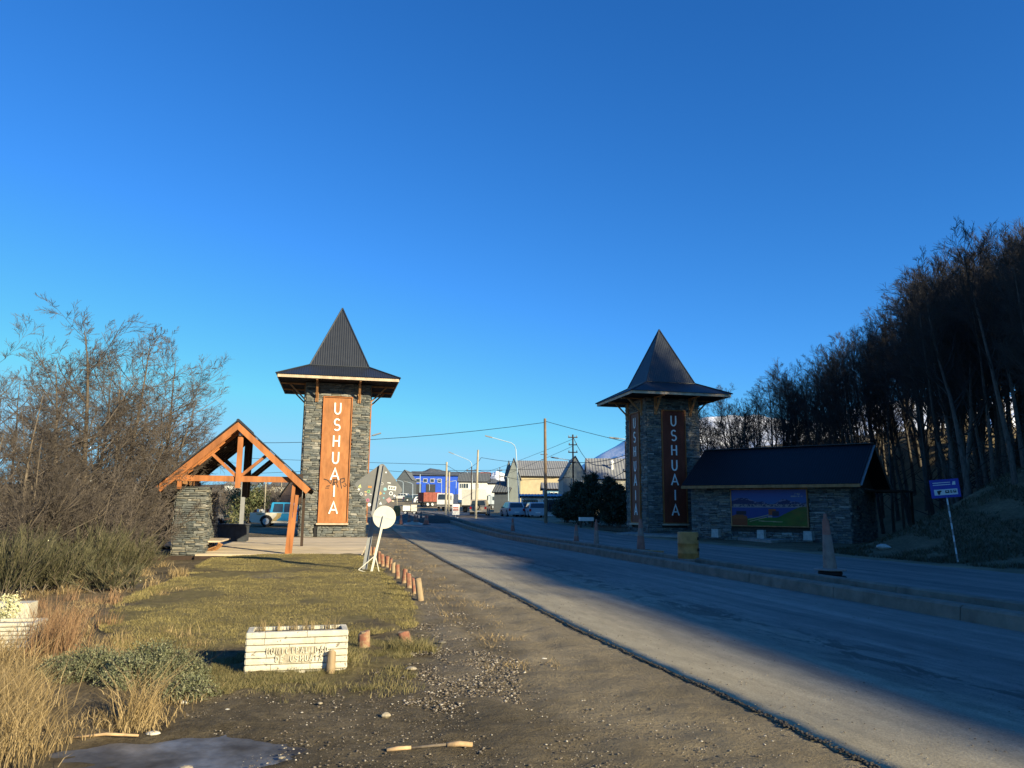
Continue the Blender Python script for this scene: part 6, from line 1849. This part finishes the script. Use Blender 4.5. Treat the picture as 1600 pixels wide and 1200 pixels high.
# ------------------------------------------------------------------ grass
gmask = {}
def scatter(n, poly, seed, pad=0, edge=.3):
    g_ = np.random.default_rng(seed)
    lo, hi = poly.min(0) - pad, poly.max(0) + pad
    x = g_.uniform(lo[0], hi[0], n); y = g_.uniform(lo[1], hi[1], n)
    # thinner far away
    keep = g_.random(n) < np.clip((8.0 / np.maximum(y, 1)) ** 1.2, 0, 1)
    x, y = x[keep], y[keep]
    s = sdist(x, y, poly) + (fbm(x * 2.2, y * 2.2, 5, 4) - .5) * edge
    k_ = s < pad
    return x[k_], y[k_], g_
def blades(name, label, x, y, g_, hgt, wid, mat, lean=.35, zoff=0.0, segs=2, windx=0.0, lift=None):
    n = len(x); z = H(x, y) + zoff
    if lift is not None: z = z + lift
    h_ = hgt * (.5 + .8 * g_.random(n))
    a = g_.random(n) * 6.28; l = lean * (.3 + g_.random(n)) * h_
    dx, dy = np.cos(a) * l + windx * h_, np.sin(a) * l
    b = g_.random(n) * 6.28; wx, wy = np.cos(b) * wid / 2, np.sin(b) * wid / 2
    w_ = (.7 + .6 * g_.random(n)) * (1 + np.clip((y - 8) / 12, 0, 2) * .5)
    wx *= w_; wy *= w_
    P0 = np.stack([x - wx, y - wy, z - .01], -1); P1 = np.stack([x + wx, y + wy, z - .01], -1)
    rnd = g_.random(n)
    if segs == 1:
        T = np.stack([x + dx, y + dy, z + h_], -1)
        V = np.stack([P0, P1, T], 1).reshape(-1, 3); F = np.arange(3 * n).reshape(-1, 3); R_ = np.repeat(rnd, 3)
    else:
        M0 = np.stack([x - wx * .8 + dx * .35, y - wy * .8 + dy * .35, z + h_ * .6], -1); M1 = np.stack([x + wx * .8 + dx * .35, y + wy * .8 + dy * .35, z + h_ * .6], -1)
        T = np.stack([x + dx, y + dy, z + h_], -1)
        V = np.stack([P0, P1, M0, M1, T], 1).reshape(-1, 3); o = (np.arange(n) * 5)[:, None]
        F = np.concatenate([o + [0, 1, 3], o + [0, 3, 2], o + [2, 3, 4]], 0); R_ = np.repeat(rnd, 5)
    me = np_mesh(name, V, F, mat, False, {'rnd': ('FLOAT', R_)})
    return tag(link(name, me), label, None, None, 'stuff')
x, y, g_ = scatter(900000, LAWN, 1)
kk = fbm(x * .9, y * .9, 40, 4); sel = kk > .43 - .12 * g_.random(len(x)); x, y = x[sel], y[sel]
blades('lawn_grass', 'short worn olive turf of the lawn', x, y, g_, .032, .006, M['turf'], .9, .045, 1)
x, y, g_ = scatter(120000, ROUGH, 2, .1, .8)
kk = fbm(x * 1.6, y * 1.6, 44, 4); sel = kk > .53; x, y = x[sel], y[sel]
blades('rough_grass', 'uneven grass around the white planter and stumps', x, y, g_, .038, .004, M['greengrass'], 1.2, .015, 1)
x, y, g_ = scatter(160000, VERGE, 3, .1, 1.0)
kk = fbm(x * 1.8, y * 1.8, 45, 4); sel = kk > .52; x, y = x[sel], y[sel]
blades('verge_grass', 'thin dry grass on the verge beside the road', x, y, g_, .05, .006, M['drygrass'], 1.1, .01, 1)
x, y, g_ = scatter(300000, DRY, 4, 0, 1.0)
kk = fbm(x * 1.1, y * 1.1, 46, 4); sel = kk > .46; x, y = x[sel], y[sel]
blades('dry_ground_grass', 'matted dry grass and litter on the left foreground', x, y, g_, .065, .005, M['drygrass'], 1.3, .02, 2)
# tall clumps of dry grass
def clumps(spots, seed, mat, name, label, hgt, wid=.005, per=260, lean=.35, windx=.1):
    g_ = np.random.default_rng(seed); X, Y_, Hh_ = [], [], []
    for (px, py, s, hh) in spots:
        p = G(px, py); n = int(per * s)
        X.append(p.x + g_.normal(size=n) * .10 * s); Y_.append(p.y + g_.normal(size=n) * .10 * s); Hh_.append(np.full(n, hh))
    X, Y_, Hh_ = map(np.concatenate, (X, Y_, Hh_))
    return blades(name, label, X, Y_, g_, Hh_, wid, mat, lean, .0, 2, windx)
sp_ = []
g2 = np.random.default_rng(77)
for _ in range(22): sp_.append((g2.uniform(-60, 30), g2.uniform(1085, 1215), g2.uniform(.7, 1.4), g2.uniform(.2, .42)))
for _ in range(9): sp_.append((g2.uniform(-40, 40), g2.uniform(1040, 1085), g2.uniform(.7, 1.1), g2.uniform(.25, .4)))
for _ in range(7): sp_.append((g2.uniform(70, 220), g2.uniform(1110, 1150), g2.uniform(.4, .8), g2.uniform(.06, .14)))
for _ in range(4): sp_.append((g2.uniform(200, 228), g2.uniform(1120, 1142), .55, g2.uniform(.3, .42)))
clumps(sp_, 5, M['drygrass'], 'tall_dry_grass', 'tall straw-coloured grass in the left foreground corner', .5, .0045, 120, .8, .15)
sp_ = [(g2.uniform(45, 110), g2.uniform(985, 1030), g2.uniform(.6, 1.2), g2.uniform(.3, .52)) for _ in range(13)]
sp_ += [(g2.uniform(60, 200), g2.uniform(940, 985), g2.uniform(.5, .9), g2.uniform(.12, .28)) for _ in range(9)]
clumps(sp_, 6, M['reddry'], 'reddish_stalks', 'reddish dry stalks right of the left edge planter', .5, per=90, lean=.4, windx=.12)
sp_ = [(g2.uniform(90, 290), g2.uniform(885, 935), g2.uniform(.6, 1.1), g2.uniform(.1, .26)) for _ in range(28)]
clumps(sp_, 7, M['drygrass'], 'path_edge_grass', 'yellowish tufts along the path between the trees and lawn', .3, .006, per=90, lean=.8)
sp_ = [(g2.uniform(395, 640), g2.uniform(1045, 1085), g2.uniform(.5, 1.1), g2.uniform(.03, .07)) for _ in range(34)] + [(540 + g2.uniform(-8, 14), 1035 + g2.uniform(-8, 10), .9, .14) for _ in range(6)] + [(636 + g2.uniform(-22, 22), 1015 + g2.uniform(-6, 8), .8, .13) for _ in range(9)]
clumps(sp_, 8, M['greengrass'], 'green_tufts', 'green grass tufts at the foot of the white planter and stumps', .1, .004, per=130, lean=.9)
sp_ = [(150 + g2.uniform(0, 180), 1000 + g2.uniform(-8, 30), .7, g2.uniform(.08, .2)) for _ in range(16)]
clumps(sp_, 9, M['drygrass'], 'lawn_corner_grass', 'thin dry stems over the near corner of the lawn', .2, .004, per=60, lean=.4)
# bank grass in the shade on the right
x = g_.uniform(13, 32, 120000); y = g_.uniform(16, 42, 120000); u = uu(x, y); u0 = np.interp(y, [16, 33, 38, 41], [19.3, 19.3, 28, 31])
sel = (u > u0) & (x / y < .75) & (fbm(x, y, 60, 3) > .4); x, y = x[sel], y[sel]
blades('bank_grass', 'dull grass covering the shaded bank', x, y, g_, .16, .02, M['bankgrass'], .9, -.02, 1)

# juniper mounds
def mound(px, py, r, hgt, label, n, mat='juniper', size=.022):
    p = G(px, py); g_ = np.random.default_rng(int(px)); 
    t = empty('juniper_shrub', (p.x, p.y, p.z), 0, label, 'shrub')
    nb_ = 130
    a = g_.random(nb_) * 6.28; rr = np.sqrt(g_.random(nb_)) * r
    tipx, tipy = np.cos(a) * rr, np.sin(a) * rr * .8
    tz = hgt * np.clip(1 - (rr / r) ** 2, .05, 1) ** .6 * (.6 + .5 * g_.random(nb_))
    T_ = np.stack([tipx, tipy, tz], -1); O_ = np.stack([tipx * .25, tipy * .25, tz * 0 + .02], -1)
    P0 = np.stack([O_, O_ * .45 + T_ * .55 + [0, 0, .05], T_], 1)
    v, f = tubes(P0, np.repeat(np.array([[.012, .007, .003]]), nb_, 0), 3)
    link('stems', np_mesh('stems', v, f, M['bark']), t)
    i = g_.integers(0, nb_, n); s = g_.random(n) ** .6
    V0 = O_[i] * (1 - s)[:, None] + T_[i] * s[:, None] + g_.normal(size=(n, 3)) * .028
    V0[:, 2] = np.abs(V0[:, 2])
    leafcloud('foliage', M[mat], V0, size, g_, t, up=((0, 0, 1), .35), long=2.0)
mound(240, 1068, .52, .34, 'largest grey-green juniper mound, left of the white planter', 42000)
mound(140, 1058, .50, .24, 'lower juniper mound between the dry grass and the largest mound', 26000)
mound(285, 1090, .30, .17, 'small juniper mound at the right foot of the largest one', 11000)
# pale flowering plant by the left planter
p = at(12, 968, 9.6); t = empty('pale_plant', (p.x, p.y, Hs(p.x, p.y)), 0, 'pale yellow-green flowering plant in front of the white block at the left edge', 'plant')
g_ = np.random.default_rng(3)
c = np.array([[0, 0, .40], [.04, .02, .30], [-.08, 0, .24], [.02, 0, .16]]); i = g_.integers(0, 4, 900)
M['paleflower'] = leafmat('pale_flower_heads', (.45, .45, .22), (.65, .62, .35), (.75, .72, .5))
leafcloud('flower_heads', M['paleflower'], c[i] + g_.normal(size=(900, 3)) * .045, .035, g_, t)
MB().tube([(0, 0, 0), (.0, 0, .38)], .008, 4).build('stem', M['broomstem'] if 'broomstem' in M else M['bark'], t)
# dry plants in the white planter
pc = (G(382, 1056) + G(529, 1041)) / 2
g_ = np.random.default_rng(9)
tt = np.array([-.34, -.30, -.16, -.04, .0, .10, .17, .32, .40]); n = 30
X = np.repeat(tt, n) + g_.normal(size=n * len(tt)) * .015; Yq = g_.normal(size=n * len(tt)) * .04 + .17
cx = pc.x + X * math.cos(rz) - Yq * math.sin(rz); cy = pc.y + X * math.sin(rz) + Yq * math.cos(rz)
blades('planter_weeds', 'dry weeds growing in the white planter', cx, cy, g_, .11, .004, M['drygrass'], .5, .36, 2)

# ------------------------------------------------------------------ stones, gravel and litter on the ground
def pebblemat():
    q = N('mixed_gravel'); r = q.attr('rnd'); q.col(q.ramp(r, [(0, (.08, .065, .05)), (.55, (.16, .13, .10)), (.85, (.27, .235, .19)), (1, (.44, .40, .34))])); q.rough(.85); return q.m
M['pebble'] = pebblemat()
def pebbles(name, label, poly, n, smin, smax, seed, pad=.2, pw=2.5):
    x, y, g_ = scatter(n, poly, seed, pad, 1.4)
    m_ = len(x); s = smin + (smax - smin) * g_.random(m_) ** pw
    rock_np(m_, np.stack([x, y, H(x, y) + s * .12 + .002], -1), s, seed, M['pebble'], name, label)
pebbles('verge_gravel', 'patch of loose pale gravel beside the road', GRAV, 15000, .005, .020, 21, .15)
pebbles('lawn_gravel', 'pale gravel patch on the lawn', GRAV2, 9000, .012, .04, 22, .1)
STRIP = poly_w([(600, 850), (660, 905), (720, 960), (800, 1030), (880, 1120), (960, 1199), (620, 1199), (640, 1110), (660, 1040), (640, 960), (600, 890)])
pebbles('scattered_stones', 'small stones scattered over the muddy shoulder', STRIP, 9000, .003, .017, 23, .2, 4)
yr = rng.uniform(4.5, 22, 1500); ur = uL(yr) + rng.random(1500) ** 2 * 5 + .05
xr_ = ur / .9756 - .225 * yr
rock_np(1500, np.stack([xr_, yr, H(xr_, yr) + .018], -1), rng.uniform(.003, .010, 1500), 32, M['pebble'], 'road_grit', 'loose grit lying on the dusty asphalt')
yc = 4.4 * np.exp(rng.random(3200) * 2.1); uc = uL(yc) + rng.normal(size=3200) * .018 - .01
xc = uc / .9756 - .225 * yc
M['crumb'] = simple('dark_asphalt_crumbs', (.05, .045, .04), .95, .4, 9, .4, 40)
rock_np(3200, np.stack([xc, yc, H(xc, yc) + .008], -1), rng.uniform(.003, .015, 3200) * (1 + yc / 30), 31, M['crumb'], 'road_edge_crumbs', 'dark broken crumbs along the ragged edge of the asphalt')
MUD = poly_w([(330, 1090), (640, 1085), (900, 1090), (1300, 1199), (1000, 1235), (300, 1235), (400, 1160)])
pebbles('mud_crumbs', 'clods and crumbs of earth on the near ground', MUD, 9000, .003, .013, 24, .2, 4)
VR = poly_w([(600, 838), (640, 852), (700, 905), (780, 975), (860, 1050), (790, 1040), (700, 950), (650, 905)])
pebbles('road_edge_gravel', 'light gravel along the lip of the verge', VR, 26000, .005, .020, 25, .1, 2.5)

def one_rock(px, py, s, label, mat, cat='stone', flat=.6, name='stone_lump'):
    p = G(px, py); m = MB(); g_ = random.Random(int(px)); vs = []; fs = []
    n = 8; levs = [(-.6, .55), (0, 1.0), (.5, .8), (.85, .3)]
    for z, r in levs:
        for k in range(n):
            a = 2 * PI * k / n; q_ = r * s * g_.uniform(.8, 1.15); vs.append((q_ * math.cos(a) * 1.2, q_ * math.sin(a), z * s * flat))
    for i in range(3):
        for k in range(n): fs.append((i * n + k, i * n + (k + 1) % n, (i + 1) * n + (k + 1) % n, (i + 1) * n + k))
    fs.append(tuple(3 * n + k for k in range(n)))
    m.add(vs, fs); o = m.build(name, mat); o.location = (p.x, p.y, p.z + s * flat * .5); tag(o, label, cat); return o
M['paperlitter'] = simple('pale_litter', (.6, .56, .46), .8, .15, 20); M['tanrock'] = simple('tan_stone', (.34, .29, .21), .9, .25, 20, .4, 60)
one_rock(603, 1121, .032, 'round pale stone alone on the dark mud', M['tanrock'], flat=.9)
one_rock(643, 1047, .055, 'flat pale lump at the edge of the grass by the gravel', M['tanrock'], flat=.45)
one_rock(849, 1030, .035, 'small pale sliver lying on the dusty road shoulder', M['paperlitter'], 'litter', .3, 'litter_scrap')
one_rock(616, 1172, .018, 'small pale pebble left of the fallen stick', M['tanrock'])
one_rock(440, 1185, .022, 'pale lump beside the frozen puddle', M['tanrock'], flat=.4)
one_rock(290, 1205, .04, 'brown clod at the near rim of the frozen puddle', M['tanrock'])
one_rock(287, 1100, .028, 'pale lump under the small juniper', M['paperlitter'], 'litter', .7, 'litter_scrap')
one_rock(240, 1148, .045, 'crumpled pale litter on the dry grass by the puddle', M['paperlitter'], 'litter', .4, 'litter_scrap')
one_rock(112, 1148, .03, 'white scrap on the dry grass at left', M['paperlitter'], 'litter', .5, 'litter_scrap')
one_rock(84, 1127, .026, 'red and white scrap in the tall dry grass', M['redpaint'], 'litter', .6, 'litter_scrap')
one_rock(355, 1110, .02, 'pale scrap above the frozen puddle', M['paperlitter'], 'litter', .5, 'litter_scrap')
one_rock(500, 1100, .02, 'tan clod below the grass tufts', M['tanrock'])
one_rock(690, 1006, .05, 'dark stone in the upper part of the gravel patch', M['rubble'])
one_rock(1380, 858, .25, 'pale stone at the foot of the bank beside the building', M['concrete'])
# the broken stick
p, q_ = G(604, 1175), G(738, 1167)
M['stick'] = simple('debarked_stick', (.46, .31, .17), .8, .3, 12, .3, 40)
st = empty('broken_stick', p, math.atan2(q_.y - p.y, q_.x - p.x), 'broken pale branch lying on the mud in the foreground', 'stick')
L = (q_ - p).length
MB().tube([(0, 0, .012), (L * .13, .006, .016), (L * .28, -.004, .02)], [.013, .015, .011], 7).build('stick_piece', M['stick'], st, True)
MB().tube([(L * .27, -.004, .018), (L * .5, .012, .018), (L * .69, .004, .024)], [.009, .010, .009], 7).build('stick_piece', M['bark'], st, True)
MB().tube([(L * .70, .0, .022), (L * .85, .004, .024), (L * 1.0, -.006, .016)], [.017, .019, .016], 8).build('stick_piece', M['stick'], st, True)
p = G(115, 1157); MB_ = MB().tube([(0, 0, .02), (.2, .05, .03), (.42, .06, .02)], [.008, .012, .008], 6); o = MB_.build('fallen_stick', M['stick'], smooth=True); o.location = p; tag(o, 'long pale stick lying on the dry grass left of the puddle', 'stick')
p = at(117, 880, 20); o = MB().tube([(0, 0, 0), (.1, 0, .45)], [.035, .02], 6).build('fallen_stick', M['stick']); o.location = (p.x, p.y, Hs(p.x, p.y)); tag(o, 'pale cut stub standing among the broom shrubs, left one', 'stick')
p = at(161, 888, 19); o = MB().tube([(0, 0, 0), (.05, 0, .5)], [.04, .02], 6).build('fallen_stick', M['stick']); o.location = (p.x, p.y, Hs(p.x, p.y)); tag(o, 'pale cut stub standing among the broom shrubs, right one', 'stick')
